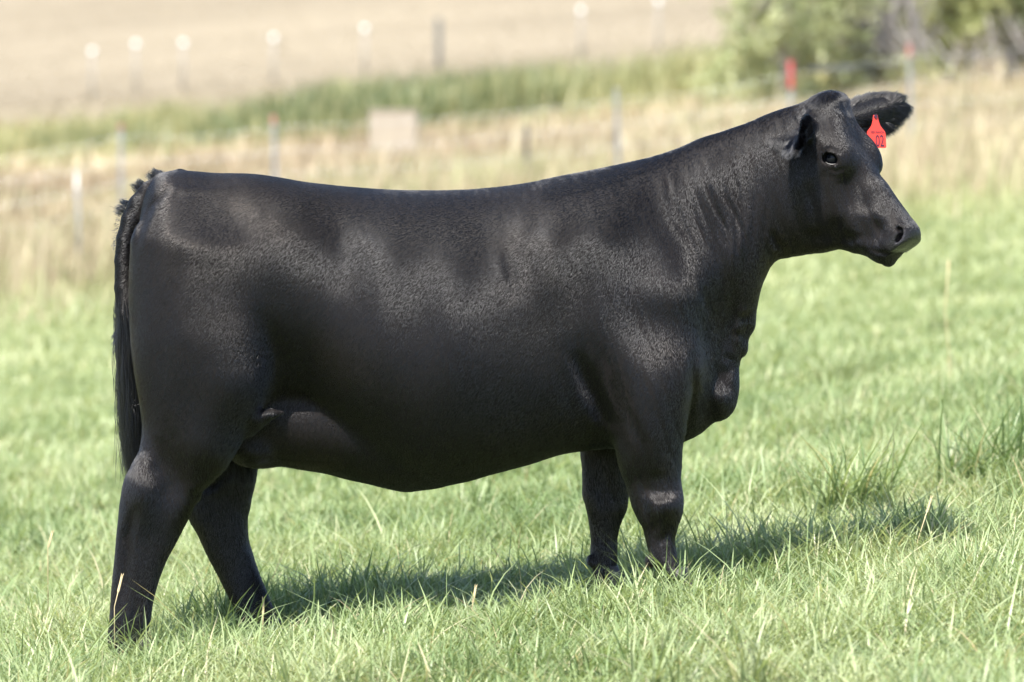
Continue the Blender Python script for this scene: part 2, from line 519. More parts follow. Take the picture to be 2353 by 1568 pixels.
hb = np.array([HO, H2W(HL, 0, 0), H2W(.2, -.35, .12), H2W(.2, -.35, -.12), H2W(.15, .03, .12), H2W(.15, .03, -.12), H2W(HL, 0, .08), H2W(HL, 0, -.08)])
parts.append(Part(head, (hb[:, 0].min() - .1, hb[:, 0].max() + .1, hb[:, 1].min() - .1, hb[:, 1].max() + .1, hb[:, 2].min() - .1, hb[:, 2].max() + .1), 0.03))
HM = np.stack([AX, NX, SD])     # world -> head rows

def hell(t, n, s, r, k, mode='add', both=True):
    for sg in ((1, -1) if both else (1,)):
        ell(H2W(t, n, s * sg), r, k, mode, HM)
EYE_T, EYE_N = img2head(1909, 365, .100)
# brows, cheeks, muzzle pad, chin, poll
hell(EYE_T - .018, EYE_N + .016, .070, (.050, .026, .030), 0.05)
hell(EYE_T + .004, EYE_N - .004, .076, (.046, .034, .026), 0.04)
ell(H2W(.444, -.010, 0), (.022, .034, .044), 0.02, 'add', HM)
hell(.20, -.15, .060, (.085, .085, .030), 0.035)
hell(.430, -.014, .030, (.036, .036, .034), 0.02)
ell(H2W(.430, -.086, 0), (.054, .022, .042), 0.03, 'add', HM)
ell(H2W(.018, .030, 0), (.030, .030, .050), 0.02, 'add', HM)
ell(H2W(EYE_T + .006, .004, -.072), (.055, .028, .030), 0.035, 'add', HM)
# facial crest and hollow in front of the eye
for sg in (1, -1):
    chain([tuple(H2W(EYE_T + .05, EYE_N - .045, .070 * sg)) + (.018,), tuple(H2W(EYE_T + .13, EYE_N - .060, .056 * sg)) + (.012,), tuple(H2W(EYE_T + .22, EYE_N - .07, .042 * sg)) + (.010,)], 0.04)

# ears
EARS = {}
def ear(name, base, tip, up, wid, k, sgn=1):
    """leaf-shaped, cupped: base and tip points, 'up' spans the width"""
    b, tpt = np.array(base), np.array(tip)
    a = tpt - b; L = np.linalg.norm(a); a = a / L
    u = np.array(up, float); u = u - a * (u @ a); u /= np.linalg.norm(u)
    nn = np.cross(a, u)
    kt = np.array([0, .15, .4, .65, .85, 1.0]); kw = np.array([.45, .62, .95, 1.0, .72, .25]) * wid
    EARS[name] = (b, a, u, nn, L, kt, kw, sgn)
    def f(x, y, z):
        q = np.stack([x - b[0], y - b[1], z - b[2]], -1)
        t = q @ a / L; s = q @ u; n = q @ nn
        wd = pchip(kt, kw, np.clip(t, 0, 1))
        th = 0.016 - 0.006 * np.clip(t, 0, 1)
        cup = sgn * (0.55 * (s * s) / wid - 0.010)
        d = sup(s, n - cup, wd, th + 0 * wd, 2 + 0 * wd)
        d = np.where(t < 0, np.hypot(np.maximum(d, 0), -t * L), d)
        return np.where(t > 1, np.hypot(np.maximum(d, 0), (t - 1) * L), d)
    lo = np.minimum(b, tpt) - wid - .05; hi = np.maximum(b, tpt) + wid + .05
    parts.append(Part(f, (lo[0], hi[0], lo[1], hi[1], lo[2], hi[2]), k))
fb = H2W(.045, -.035, -.075)
far_tip = np.array(W(2068, 240, fb[1] + .10))
ear('far', fb, far_tip, (0.10, .40, 1), .050, 0.015, -1)
nb = np.array(W(1856, 284, H2W(.045, -.03, .07)[1]))
near_tip = np.array(W(1826, 334, nb[1] - .155))
ear('near', nb, near_tip, (.55, -.1, 1), .052, 0.03, 1)

# carved details: mode 'cut'
NT, NN = img2head(2075, 543, .036)
for sg in (1, -1):
    ell(H2W(NT + .002, NN - .006, .048 * sg), (.0065, .018, .018), 0.006, 'cut', np.array([AX * .9 + NX * .43, NX * .9 - AX * .43, SD]))
    ell(H2W(NT - .016, NN + .008, .052 * sg), (.011, .006, .012), 0.006, 'cut', HM)
    hellp = H2W(EYE_T, EYE_N, .106 * sg)
    ell(hellp, (.0245, .0185, .014), 0.005, 'cut', np.array([AX * .8 + NX * .6, NX * .8 - AX * .6, SD]))
MOUTH = [img2head(2092, 577, .02), img2head(2062, 583, .045), img2head(2035, 583, .05), img2head(2008, 577, .055), img2head(1985, 568, .055)]
for sg in (1, -1):
    ss = [.01, .040, .052, .060, .064]
    chain([tuple(H2W(m[0], m[1], s * sg)) + (r,) for m, s, r in zip(MOUTH, ss, (.004, .005, .005, .004, .002))], 0.008, 'cut')

# soft brushes: picture x, row, amount (m, + = out), spread x, spread row (picture px), sides: both / near
BR = [
    (640, 455, .005, 55, 40), (560, 505, -.007, 70, 44), (545, 580, .008, 80, 50), (380, 500, .010, 40, 60), (620, 600, .006, 50, 80),
    (690, 850, -.022, 60, 80), (760, 560, -.010, 90, 90), (830, 620, -.008, 60, 90), (900, 560, .006, 60, 60), (1060, 640, -.007, 70, 80), (1130, 590, -.006, 30, 60),
    (1185, 600, -.010, 26, 60), (1290, 560, .012, 70, 110), (1260, 720, -.008, 40, 120), (1480, 560, -.008, 60, 80), (1560, 660, .020, 60, 70), (1420, 800, .012, 60, 90), (1500, 740, -.008, 50, 40),
    (1345, 900, -.020, 36, 80), (1330, 950, .010, 30, 50), (1620, 560, -.010, 60, 100), (1660, 780, -.026, 34, 110), (1625, 850, .012, 30, 50), (1590, 480, -.008, 40, 90),
    (520, 800, .006, 90, 90), (420, 760, .010, 80, 160), (400, 1110, -.010, 34, 60), (330, 1120, .008, 24, 50), (350, 1230, -.005, 24, 50), (1500, 870, .008, 60, 50), (1535, 1150, .004, 26, 24),
    (330, 1125, .006, 26, 34), (388, 1062, -.006, 24, 50), (470, 1030, .012, 50, 60), (345, 1190, .005, 22, 50), (415, 1165, .006, 22, 34), (1525, 1165, .008, 26, 22), (1478, 1172, -.004, 12, 26), (1490, 960, .012, 50, 80), (1560, 1010, -.006, 20, 70),
    (1500, 1105, -.004, 40, 18), (250, 1400, .0, 10, 10), (460, 560, .012, 60, 30), (1080, 520, -.006, 60, 50), (1400, 520, .010, 50, 70), (1330, 640, -.010, 34, 90), (960, 700, -.006, 40, 130), (1040, 760, .005, 30, 130), (880, 760, .005, 30, 120),
    (560, 900, .012, 60, 60), (640, 800, -.008, 40, 70), (1690, 600, .008, 30, 60), (1600, 740, -.010, 30, 60),
    (1965, 430, -.004, 18, 36), (2030, 530, -.003, 18, 14), (1995, 495, .003, 40, 14), (1895, 490, .005, 40, 50), (1945, 548, -.004, 44, 10), (1855, 470, -.004, 20, 50),
    (1470, 1010, .004, 40, 60), (1000, 850, .006, 120, 120), (1180, 820, -.005, 60, 120), (1720, 420, -.006, 30, 90), (1640, 420, .005, 40, 60), (700, 500, .006, 60, 40)]
BRW = [(float(unproj(b[0], b[1], -.2)[0]), float(unproj(b[0], b[1], -.2)[2]), b[2] * (1.1 if b[1] < 620 and b[0] < 1250 else 1.7), b[3] / 828, b[4] / 828) for b in BR]
# skin folds: polylines in the picture, depth, width
FOLDS = [
    ([(1250, 470), (1222, 580), (1205, 700)], .0034, 15), ([(1475, 400), (1560, 560), (1640, 730)], .0036, 18), ([(425, 560), (390, 720), (378, 900)], .0026, 13), ([(600, 700), (645, 830), (620, 945)], .004, 15),
    ([(700, 470), (770, 500), (800, 590), (780, 680)], .003, 20), ([(1165, 560), (1180, 640), (1176, 700)], .0028, 8), ([(1575, 400), (1600, 500), (1640, 590)], .0028, 5), ([(1530, 430), (1550, 500), (1568, 540)], .0026, 5), ([(1612, 380), (1640, 470), (1690, 560)], .0026, 4), ([(1745, 330), (1752, 430), (1748, 520)], .0024, 4),
    ([(1565, 480), (1590, 560), (1625, 650)], .0026, 5), ([(1690, 480), (1694, 560), (1690, 640)], .003, 5),
    ([(1619, 357), (1633, 433), (1666, 527), (1680, 602)], .0030, 5), ([(1656, 367), (1670, 452), (1708, 527), (1725, 600)], .0034, 5), ([(1694, 329), (1697, 414), (1708, 489), (1713, 565)], .0030, 4),
    ([(1548, 442), (1567, 518), (1590, 570)], .0030, 6), ([(1732, 329), (1741, 424), (1730, 565)], .0026, 5), ([(1590, 400), (1612, 480), (1650, 570), (1672, 640)], .0028, 5),
    ([(1774, 527), (1790, 560), (1812, 580)], .006, 7), ([(1670, 574), (1684, 678), (1672, 760)], .005, 7), ([(1708, 565), (1699, 678), (1684, 781), (1700, 850)], .007, 9),
    ([(1640, 560), (1660, 640), (1668, 720)], .0035, 6), ([(1755, 400), (1765, 480), (1757, 560)], .0022, 5), ([(1600, 620), (1620, 690), (1628, 720)], .003, 6), ([(1530, 380), (1540, 440), (1560, 500)], .0024, 6),
    ([(1320, 800), (1345, 870), (1375, 940), (1405, 985)], .010, 10), ([(1360, 830), (1372, 900), (1390, 950)], .006, 7), ([(1591, 800), (1590, 900), (1580, 990)], .008, 8),
    ([(1885, 350), (1907, 340), (1936, 352)], .0016, 3), ([(1900, 386), (1922, 392), (1950, 384)], .0014, 3), ([(1985, 455), (2008, 510), (2030, 545)], .0024, 6), ([(1830, 470), (1850, 530), (1880, 560)], .003, 8), ([(520, 1075), (480, 1120), (440, 1140)], .006, 6), ([(372, 1000), (372, 1060), (350, 1110)], .003, 12), ([(318, 1150), (300, 1230), (292, 1330), (288, 1400)], .008, 8), ([(1486, 1150), (1500, 1210), (1506, 1260)], .005, 6), ([(548, 1180), (560, 1260), (590, 1340)], .006, 8), ([(1440, 930), (1470, 1010), (1482, 1090)], .004, 9), ([(1535, 1200), (1520, 1250)], .004, 6), ([(1470, 1120), (1510, 1128), (1560, 1124)], .003, 8), ([(400, 425), (352, 470), (330, 520), (318, 580)], .006, 6), ([(1735, 726), (1700, 735)], .006, 6), ([(1716, 768), (1690, 775)], .006, 6), ([(1694, 838), (1668, 815)], .007, 6)]
FOLDW = [([tuple(float(c) for c in unproj(px, py, -.15)[::2]) for px, py in pl], a * (1.25 if 1500 < pl[0][0] < 1780 and pl[0][1] < 560 else 1.4), s * (.85 if 1500 < pl[0][0] < 1780 and pl[0][1] < 560 else 1.15) / 828) for pl, a, s in FOLDS]
STREAK_X = (float(unproj(1480, 0, -.12)[0]), float(unproj(1770, 0, -.12)[0]))

def detail(x, y, z):
    out = np.zeros(x.shape)
    side = np.clip((np.abs(y) - .02) / .05, 0, 1)
    for bxx, bz, a, sx, sz in BRW:
        e = ((x - bxx) / sx) ** 2 + ((z - bz) / sz) ** 2
        out -= a * np.exp(-0.5 * e) * side
    for pl, a, s in FOLDW:
        d = np.full(x.shape, 9.0); fr = np.zeros(x.shape)
        ns = len(pl) - 1
        for i, (p, q) in enumerate(zip(pl[:-1], pl[1:])):
            ax, az = q[0] - p[0], q[1] - p[1]
            t = np.clip(((x - p[0]) * ax + (z - p[1]) * az) / (ax * ax + az * az), 0, 1)
            dd = np.hypot(x - p[0] - t * ax, z - p[1] - t * az)
            fr = np.where(dd < d, (i + t) / ns, fr)
            d = np.minimum(d, dd)
        u = d / s
        out += a * np.sin(np.pi * fr) ** 0.8 * (np.exp(-0.5 * u * u) - 0.4 * np.exp(-0.5 * (u - 2.2) ** 2)) * side
    return out

def field(P, with_detail=True):
    x, y, z = P[:, 0], P[:, 1], P[:, 2]
    F = np.full(len(P), 0.3)
    for mode in ('add', 'cut'):
        if mode == 'cut' and with_detail:
            near = np.abs(F) < .06
            if near.any(): F[near] += detail(x[near], y[near], z[near])
        for p in parts:
            if p.mode != mode: continue
            b = p.box
            m = (x > b[0]) & (x < b[1]) & (y > b[2]) & (y < b[3]) & (z > b[4]) & (z < b[5])
            if not m.any(): continue
            d = p.f(x[m], y[m], z[m])
            F[m] = smin(F[m], d, max(p.k, 1e-4)) if mode == 'add' else smax(F[m], -d, max(p.k, 1e-4))
    return F

def surface(h, lo, hi):
    """naive surface nets on a narrow band, then projection on the field"""
    n = [int(math.ceil((b - a) / h / 4)) * 4 for a, b in zip(lo, hi)]
    ax = [lo[i] + h * np.arange(n[i]) for i in range(3)]
    cc = [lo[i] + h * 4 * (np.arange(n[i] // 4)) + h * 1.5 for i in range(3)]
    G = np.stack(np.meshgrid(*cc, indexing='ij'), -1).reshape(-1, 3)
    Fc = field(G, False).reshape([k // 4 for k in n])
    act = np.abs(Fc) < h * 6 + .02
    big = np.repeat(np.repeat(np.repeat(Fc, 4, 0), 4, 1), 4, 2).astype(np.float32)
    am = np.repeat(np.repeat(np.repeat(act, 4, 0), 4, 1), 4, 2)
    idx = np.argwhere(am)
    Pn = np.stack([ax[i][idx[:, i]] for i in range(3)], -1)
    for s in range(0, len(Pn), 400000):
        big[tuple(idx[s:s + 400000].T)] = field(Pn[s:s + 400000])
    S = big < 0
    nx, ny, nz = n
    c = [big[i:nx - 1 + i, j:ny - 1 + j, k:nz - 1 + k] for i in (0, 1) for j in (0, 1) for k in (0, 1)]
    cnt = sum((q < 0).astype(np.int8) for q in c)
    cell = np.argwhere((cnt > 0) & (cnt < 8))
    vid = np.full((nx - 1, ny - 1, nz - 1), -1, np.int64); vid[tuple(cell.T)] = np.arange(len(cell))
    cv = np.stack([q[tuple(cell.T)] for q in c], 1)
    off = np.array([(i, j, k) for i in (0, 1) for j in (0, 1) for k in (0, 1)], float)
    acc = np.zeros((len(cell), 3)); na = np.zeros(len(cell))
    for a in range(8):
        for b in range(a + 1, 8):
            if np.abs(off[a] - off[b]).sum() != 1: continue
            m = (cv[:, a] < 0) != (cv[:, b] < 0)
            t = cv[m, a] / (cv[m, a] - cv[m, b])
            acc[m] += off[a] + t[:, None] * (off[b] - off[a]); na[m] += 1
    V = np.array(lo) + h * (cell + acc / na[:, None])
    Q = []
    for axis in range(3):
        sl0 = [slice(None)] * 3; sl1 = [slice(None)] * 3
        sl0[axis] = slice(0, -1); sl1[axis] = slice(1, None)
        e = np.argwhere(S[tuple(sl0)] != S[tuple(sl1)])
        o1, o2 = [(1, 2), (2, 0), (0, 1)][axis]
        e = e[(e[:, o1] > 0) & (e[:, o2] > 0) & (e[:, o1] < n[o1] - 1) & (e[:, o2] < n[o2] - 1)]
        inside = S[tuple(e.T)]
        def g(d1, d2):
            q = e.copy(); q[:, o1] -= d1; q[:, o2] -= d2
            return vid[tuple(q.T)]
        q = np.stack([g(1, 1), g(0, 1), g(0, 0), g(1, 0)], 1)
        q[~inside] = q[~inside][:, ::-1]
        Q.append(q)
    Q = np.concatenate(Q)
    for it in range(3):
        e = h * 0.5
        f0 = field(V)
        g = np.stack([field(V + np.eye(3)[i] * e) - field(V - np.eye(3)[i] * e) for i in range(3)], 1) / (2 * e)
        g2 = (g ** 2).sum(1)
        st = np.clip(f0 / np.maximum(g2, .15), -h * .6, h * .6)
        V = V - g * st[:, None] * 0.9
    # keep only the biggest island is not needed: relax once to even the quads
    adj = np.concatenate([Q[:, [0, 1]], Q[:, [1, 2]], Q[:, [2, 3]], Q[:, [3, 0]]])
    for it in range(2):
        A = np.zeros_like(V); N = np.zeros(len(V))
        np.add.at(A, adj[:, 0], V[adj[:, 1]]); np.add.at(N, adj[:, 0], 1)
        np.add.at(A, adj[:, 1], V[adj[:, 0]]); np.add.at(N, adj[:, 1], 1)
        V = V + 0.35 * (A / np.maximum(N, 1)[:, None] - V)
    return V, Q

VOX = 0.0048
CV, CQ = surface(VOX, (-1.22, -.52, -.06), (1.30, .45, 1.66))

# ---- hide material: black coat, brown tinge, hair-direction bump; wet nose and horn by attribute
def hide_material():
    m, t, p = new_mat('black_hide')
    tc = t.nodes.new('ShaderNodeTexCoord')
    def noise(scale, st=None, det=4):
        n = t.nodes.new('ShaderNodeTexNoise'); n.inputs['Scale'].default_value = scale; n.inputs['Detail'].default_value = det
        mp = t.nodes.new('ShaderNodeMapping')
        if st: mp.inputs['Scale'].default_value = st; mp.inputs['Rotation'].default_value = (0, R(-28), 0)
        t.links.new(tc.outputs['Object'], mp.inputs['Vector']); t.links.new(mp.outputs[0], n.inputs['Vector'])
        return n.outputs['Fac']
    def mix(a, b, f):
        mx = t.nodes.new('ShaderNodeMix'); mx.data_type = 'RGBA'
        for s, v in ((6, a), (7, b)):
            if isinstance(v, tuple): mx.inputs[s].default_value = (*v, 1)
            else: t.links.new(v, mx.inputs[s])
        t.links.new(f, mx.inputs[0]); return mx.outputs[2]
    at = t.nodes.new('ShaderNodeAttribute'); at.attribute_name = 'tint'
    sp = t.nodes.new('ShaderNodeSeparateColor'); t.links.new(at.outputs['Color'], sp.inputs[0])
    coat = mix((0.0085, 0.0080, 0.0090), (0.015, 0.0125, 0.0115), noise(3.0, None, 5))
    c = mix(coat, (0.020, 0.0185, 0.021), sp.outputs[0])
    t.links.new(c, p.inputs['Base Color'])
    rr = t.nodes.new('ShaderNodeMapRange'); rr.inputs['To Min'].default_value = 0.52; rr.inputs['To Max'].default_value = 0.24
    t.links.new(sp.outputs[0], rr.inputs['Value']); t.links.new(rr.outputs[0], p.inputs['Roughness'])
    sr = t.nodes.new('ShaderNodeMapRange'); sr.inputs['To Min'].default_value = 0.06; sr.inputs['To Max'].default_value = 0.3
    t.links.new(sp.outputs[0], sr.inputs['Value']); t.links.new(sr.outputs[0], p.inputs['Specular IOR Level'])
    p.inputs['Sheen Weight'].default_value = 0.0
    p.inputs['Sheen Roughness'].default_value = 0.45
    b1 = t.nodes.new('ShaderNodeBump'); b1.inputs['Distance'].default_value = 0.0022; b1.inputs['Strength'].default_value = 0.7
    t.links.new(noise(190, (1, 1, .22), 3), b1.inputs['Height'])
    b2 = t.nodes.new('ShaderNodeBump'); b2.inputs['Distance'].default_value = 0.010; b2.inputs['Strength'].default_value = 0.5
    t.links.new(noise(9, (1, 1, .6), 3), b2.inputs['Height']); t.links.new(b1.outputs[0], b2.inputs['Normal'])
    vo = t.nodes.new('ShaderNodeTexVoronoi'); vo.inputs['Scale'].default_value = 230
    t.links.new(tc.outputs['Object'], vo.inputs['Vector'])
    b3 = t.nodes.new('ShaderNodeBump'); b3.inputs['Distance'].default_value = 0.0012
    t.links.new(sp.outputs[0], b3.inputs['Strength']); t.links.new(vo.outputs['Distance'], b3.inputs['Height']); t.links.new(b2.outputs[0], b3.inputs['Normal'])
    t.links.new(b3.outputs[0], p.inputs['Normal'])
    return m
M_HIDE = hide_material()

def hair_material():
    m, t, p = new_mat('black_hair')
    at = t.nodes.new('ShaderNodeAttribute'); at.attribute_name = 'tint'
    t.links.new(at.outputs['Color'], p.inputs['Base Color'])
    p.inputs['Roughness'].default_value = 0.45
    p.inputs['Specular IOR Level'].default_value = 0.5
    return m
M_HAIR = hair_material()

COW_AT = Vector((-0.2, 0, float(ground(-0.2, 0))))
cow = empty('cow', COW_AT, 'black polled beef heifer standing side on in the green pasture with a red ear tag', 'cow')
q = CV - HO
ct, cn, cs = q @ AX, q @ NX, q @ SD
nose = np.clip((ct - .430 + .35 * np.clip(-cn - .02, 0, 1)) / .016, 0, 1) * np.clip((cn + .050) / .012, 0, 1) * np.clip((.035 - cn) / .02, 0, 1)
ctint = np.zeros((len(CV), 3), np.float32); ctint[:, 0] = nose
body = np_mesh('body', CV - np.array(COW_AT), CQ.ravel(), np.arange(len(CQ)) * 4, np.full(len(CQ), 4), M_HIDE, cow, True, ctint)

# normals of the body for growing hair
bn = np.zeros(len(body.data.vertices) * 3, np.float32); body.data.vertices.foreach_get('normal', bn); bn = bn.reshape(-1, 3)
print('cow verts', len(CV), 'quads', len(CQ))
# ---- hair
def hair_bsdf(name, col, rough=0.20, rand=0.15):
    m = bpy.data.materials.new(name); m.use_nodes = True
    t = m.node_tree
    t.nodes.remove(t.nodes['Principled BSDF'])
    h = t.nodes.new('ShaderNodeBsdfHairPrincipled')
    h.model = 'CHIANG'
    h.parametrization = 'COLOR'
    hi = t.nodes.new('ShaderNodeHairInfo')
    mx = t.nodes.new('ShaderNodeMix'); mx.data_type = 'RGBA'
    mx.inputs[6].default_value = (*[c * .6 for c in col], 1); mx.inputs[7].default_value = (*[c * 1.6 for c in col], 1)
    tc = t.nodes.new('ShaderNodeTexCoord'); nz = t.nodes.new('ShaderNodeTexNoise'); nz.inputs['Scale'].default_value = 2.6; nz.inputs['Detail'].default_value = 4
    t.links.new(tc.outputs['Object'], nz.inputs['Vector'])
    mr = t.nodes.new('ShaderNodeMapRange'); mr.inputs['From Min'].default_value = .5; mr.inputs['From Max'].default_value = .68
    t.links.new(nz.outputs['Fac'], mr.inputs['Value'])
    m2 = t.nodes.new('ShaderNodeMix'); m2.data_type = 'RGBA'; m2.inputs[7].default_value = (.009, .0068, .0056, 1)
    t.links.new(mr.outputs[0], m2.inputs[0])
    t.links.new(hi.outputs['Random'], mx.inputs[0]); t.links.new(mx.outputs[2], m2.inputs[6]); t.links.new(m2.outputs[2], h.inputs['Color'])
    h.inputs['IOR'].default_value = 1.50
    h.inputs['Roughness'].default_value = rough
    h.inputs['Radial Roughness'].default_value = 0.5
    h.inputs['Random Roughness'].default_value = 0.3
    t.links.new(h.outputs[0], t.nodes['Material Output'].inputs['Surface'])
    return m
M_COAT = hair_bsdf('coat_hair', (0.0034, 0.0034, 0.0040))

def hair_obj(name, pts, rad, mat, parent):
    """pts N x k x 3 in world space, rad N x k"""
    n, k = pts.shape[:2]
    cu = bpy.data.hair_curves.new(name)
    cu.add_curves([k] * n)
    cu.points.foreach_set('position', np.ascontiguousarray(pts - np.array(COW_AT), np.float32).ravel())
    a = cu.attributes.get('radius') or cu.attributes.new('radius', 'FLOAT', 'POINT')
    a.data.foreach_set('value', np.ascontiguousarray(rad, np.float32).ravel())
    cu.materials.append(mat)
    o = bpy.data.objects.new(name, cu); C.objects.link(o); o.parent = parent
    return o

def strands(P, d, b, L, r0, k=4, tip=.15):
    t = np.linspace(0, 1, k)
    pts = P[:, None] + (d[:, None] * t[None, :, None] + b[:, None] * (t ** 2)[None, :, None]) * L[:, None, None]
    rad = np.asarray(r0)[..., None] * np.ones((len(P), 1)) * (1 - (1 - tip) * t[None] ** 1.5)
    return pts, rad

def clump(pts, k, amt=.75):
    n = len(pts)
    sd = pts[rng.choice(n, k, replace=False)]
    i = np.empty(n, int)
    for s in range(0, n, 4000):
        i[s:s + 4000] = ((pts[s:s + 4000, None, 0] - sd[None, :, 0]) ** 2).sum(-1).argmin(1)
    t = np.linspace(0, 1, pts.shape[1])
    mv = (sd[i, -1] - pts[:, -1]) * amt * rng.uniform(.6, 1.1, (n, 1))
    return pts + mv[:, None] * (t ** 1.4)[None, :, None]

def sample_body(n, weight):
    q = CQ
    a, b, c_, d_ = (CV[q[:, i]] for i in range(4))
    nr = np.cross(c_ - a, d_ - b); area = np.linalg.norm(nr, axis=1) / 2
    nr = norm(nr)
    ctr = (a + b + c_ + d_) / 4
    wgt = area * weight(ctr, nr)
    i = rng.choice(len(q), n, p=wgt / wgt.sum())
    u, v = rng.random((n, 1)), rng.random((n, 1))
    P = (a[i] * (1 - u) + b[i] * u) * (1 - v) + (d_[i] * (1 - u) + c_[i] * u) * v
    N = norm((bn[q[i]] * np.stack([(1 - u) * (1 - v), u * (1 - v), u * v, (1 - u) * v], 1)).sum(1))
    return P, N

HEAD_X0 = float(unproj(1800, 0, 0)[0])
def head_coords(P):
    q = P - HO
    return q @ AX, q @ NX, q @ SD

def flow(P, N):
    """lie of the coat"""
    x, y, z = P.T
    vx = (x - 0) * 0
    # barrel: backwards and down, more backwards near the spine
    top = pchip(tx, t_top, x)
    up = np.clip(1 - (top - z) / .35, 0, 1)
    d = np.stack([-.45 - .8 * up, 0 * x, -1 + .6 * up], 1)
    neck = np.clip((x - float(unproj(1380, 0, 0)[0])) / .25, 0, 1)[:, None]
    d = d * (1 - neck) + np.array([-.12, 0, -1.0]) * neck
    t, n, s = head_coords(P)
    hm = (np.clip((t - .0) / .04, 0, 1) * np.clip((x - HEAD_X0) / .05, 0, 1) * np.clip((n + .30) / .1, 0, 1))[:, None]
    d = d * (1 - hm) + (AX * .8 - NX * .25)[None] * hm
    low = np.clip((.62 - z) / .1, 0, 1)[:, None] * (1 - hm)
    d = d * (1 - low) + np.array([-.10, 0, -1.0]) * low
    sw = (1 + 1.2 * low) * np.stack([vnoise(x * 7 + 3, z * 7) - .5, vnoise(x * 7 + 90, z * 7 + 40) - .5, vnoise(x * 9, z * 9 + 71) - .5], 1)
    d = d + sw * .42 + rng.normal(0, .085, P.shape)
    for e in EARS.values():
        m = ear_mask(P, e)
        d[m] = e[1] * 1.0 + e[2] * np.sign(((P[m] - e[0]) @ e[2]))[:, None] * .35 + rng.normal(0, .2, (m.sum(), 3))
    d = d - N * (d * N).sum(1, keepdims=True)
    return norm(d)

def ear_mask(P, e):
    b, a, u, nn, L, kt, kw, sgn = e
    q = P - b
    t = q @ a / L; s = np.abs(q @ u); n = np.abs(q @ nn - sgn * (.55 * (q @ u) ** 2 / kw.max() - .01))
    return (t > .12) & (t < 1.25) & (s < .075) & (n < .03)

def wet(P):
    t, n, s = head_coords(P)
    return np.clip((t - .426) / .02, 0, 1) * np.clip((n + .055) / .02, 0, 1)

def cover(ctr, nr):
    w_ = np.where(nr[:, 1] < .25, 1.0, .4)
    t, n, s = head_coords(ctr)
    w_ = w_ * (1 - wet(ctr))
    w_ = np.where((t > 0) & (n > -.3) & (ctr[:, 0] > HEAD_X0), w_ * 1.7, w_)
    return w_ * np.where(ctr[:, 2] < .0, .3, 1)

NH = 640000
P, N = sample_body(NH, cover)
t_, n_, s_ = head_coords(P)
eye_d = np.minimum(np.linalg.norm(P - H2W(EYE_T, EYE_N, .10), axis=1), np.linalg.norm(P - H2W(EYE_T, EYE_N, -.10), axis=1))
nos_d = np.minimum(np.linalg.norm(P - H2W(NT, NN, .046), axis=1), np.linalg.norm(P - H2W(NT, NN, -.046), axis=1))
keep = (eye_d > .027) & (nos_d > .028)
P, N = P[keep], N[keep]
D = flow(P, N)
L = rng.uniform(.0065, .0105, len(P))
on_head = (head_coords(P)[0] > .02) & (P[:, 0] > HEAD_X0) & (head_coords(P)[1] > -.28)
L = np.where(on_head, L * .7, L)
legs = (P[:, 2] < .55) & (np.abs(P[:, 1]) > .08)
L = np.where(legs, L * 1.35, L)
lift = np.full(len(P), .17) + rng.uniform(0, .20, len(P))
# locks: strips of coat that lie a little higher or lower, drawn out along the lie of the hair
strk = vnoise((P[:, 0] * 1.0 + P[:, 2] * .35) * 75, (P[:, 2] - P[:, 0] * .3) * 9 + P[:, 1] * 20) - .5
strk += .6 * (vnoise((P[:, 0] + P[:, 2] * .35) * 160 + 9, P[:, 2] * 18) - .5)
nk = np.clip((P[:, 0] - float(X0(1150))) / .3, .25, 1.0)
lift = np.clip(lift + strk * .34 * nk, .05, .7)
D = norm(D + np.cross(N, D) * (strk * .35 * nk)[:, None])
bb = (P[:, 2] < float(Z0(1050))) & (P[:, 0] < float(X0(830))) & (np.abs(P[:, 1]) < .14) & (N[:, 2] < -.1) & (P[:, 2] > float(Z0(1110)))
bf = np.clip((float(X0(830)) - P[:, 0]) / .16, 0, 1)
L = np.where(bb, L * (1 + 1.2 * bf), L); lift = np.where(bb, lift + (.7 - lift) * bf, lift)
poll = (np.linalg.norm(P - H2W(.0, .035, 0), axis=1) < .075)
L = np.where(poll, L * 1.9, L); lift = np.where(poll, .35, lift)
for e in EARS.values():
    m = ear_mask(P, e)
    L[m] *= 2.2; lift[m] = .28
crest = (P[:, 0] > float(X0(1250))) & (P[:, 0] < float(X0(1850))) & (N[:, 2] > .75)
L = np.where(crest, L * 1.2, L); lift = np.where(crest, .4, lift)
Dn = norm(D + N * lift[:, None])
pts, rad = strands(P - N * .0004, Dn, -N * (lift * .40)[:, None] + D * .05, L, np.full(len(P), .00034), 4)
hair_obj('coat', pts, rad, M_COAT, cow)

# fringes on the ears
P, N = sample_body(60000, lambda c_, n_: np.clip(sum(ear_mask(c_, e).astype(float) for e in EARS.values()), 0, 1))
pl, dl, ll = [], [], []
for e in EARS.values():
    m = ear_mask(P, e)
    q = P[m] - e[0]
    t = np.clip(q @ e[1] / e[4], 0, 1.1); s = q @ e[2]
    edge = np.abs(s) / np.maximum(pchip(e[5], e[6], np.clip(t, 0, 1)), .005)
    k = ((edge > .72) & (t > .3)) | (t > .8)
    k &= rng.random(len(k)) < .8
    d = e[1] * (.7 + .3 * t[k])[:, None] + e[2] * (np.sign(s[k]) * (.75 - .5 * np.clip(t[k] - .5, 0, 1)))[:, None] + rng.normal(0, .22, (k.sum(), 3))
    pl.append(P[m][k]); dl.append(norm(d)); ll.append(rng.uniform(.016, .042, k.sum()) * np.where(e is EARS['far'], 1.0, .6))
P = np.concatenate(pl); D = np.concatenate(dl); L = np.concatenate(ll)
pts, rad = strands(P, D, np.stack([0 * L, 0 * L, -.25 + 0 * L], 1), L, np.full(len(P), .00045), 5)
pts = clump(pts, 1100, .5)
hair_obj('ear_hair', pts, rad, M_COAT, cow)

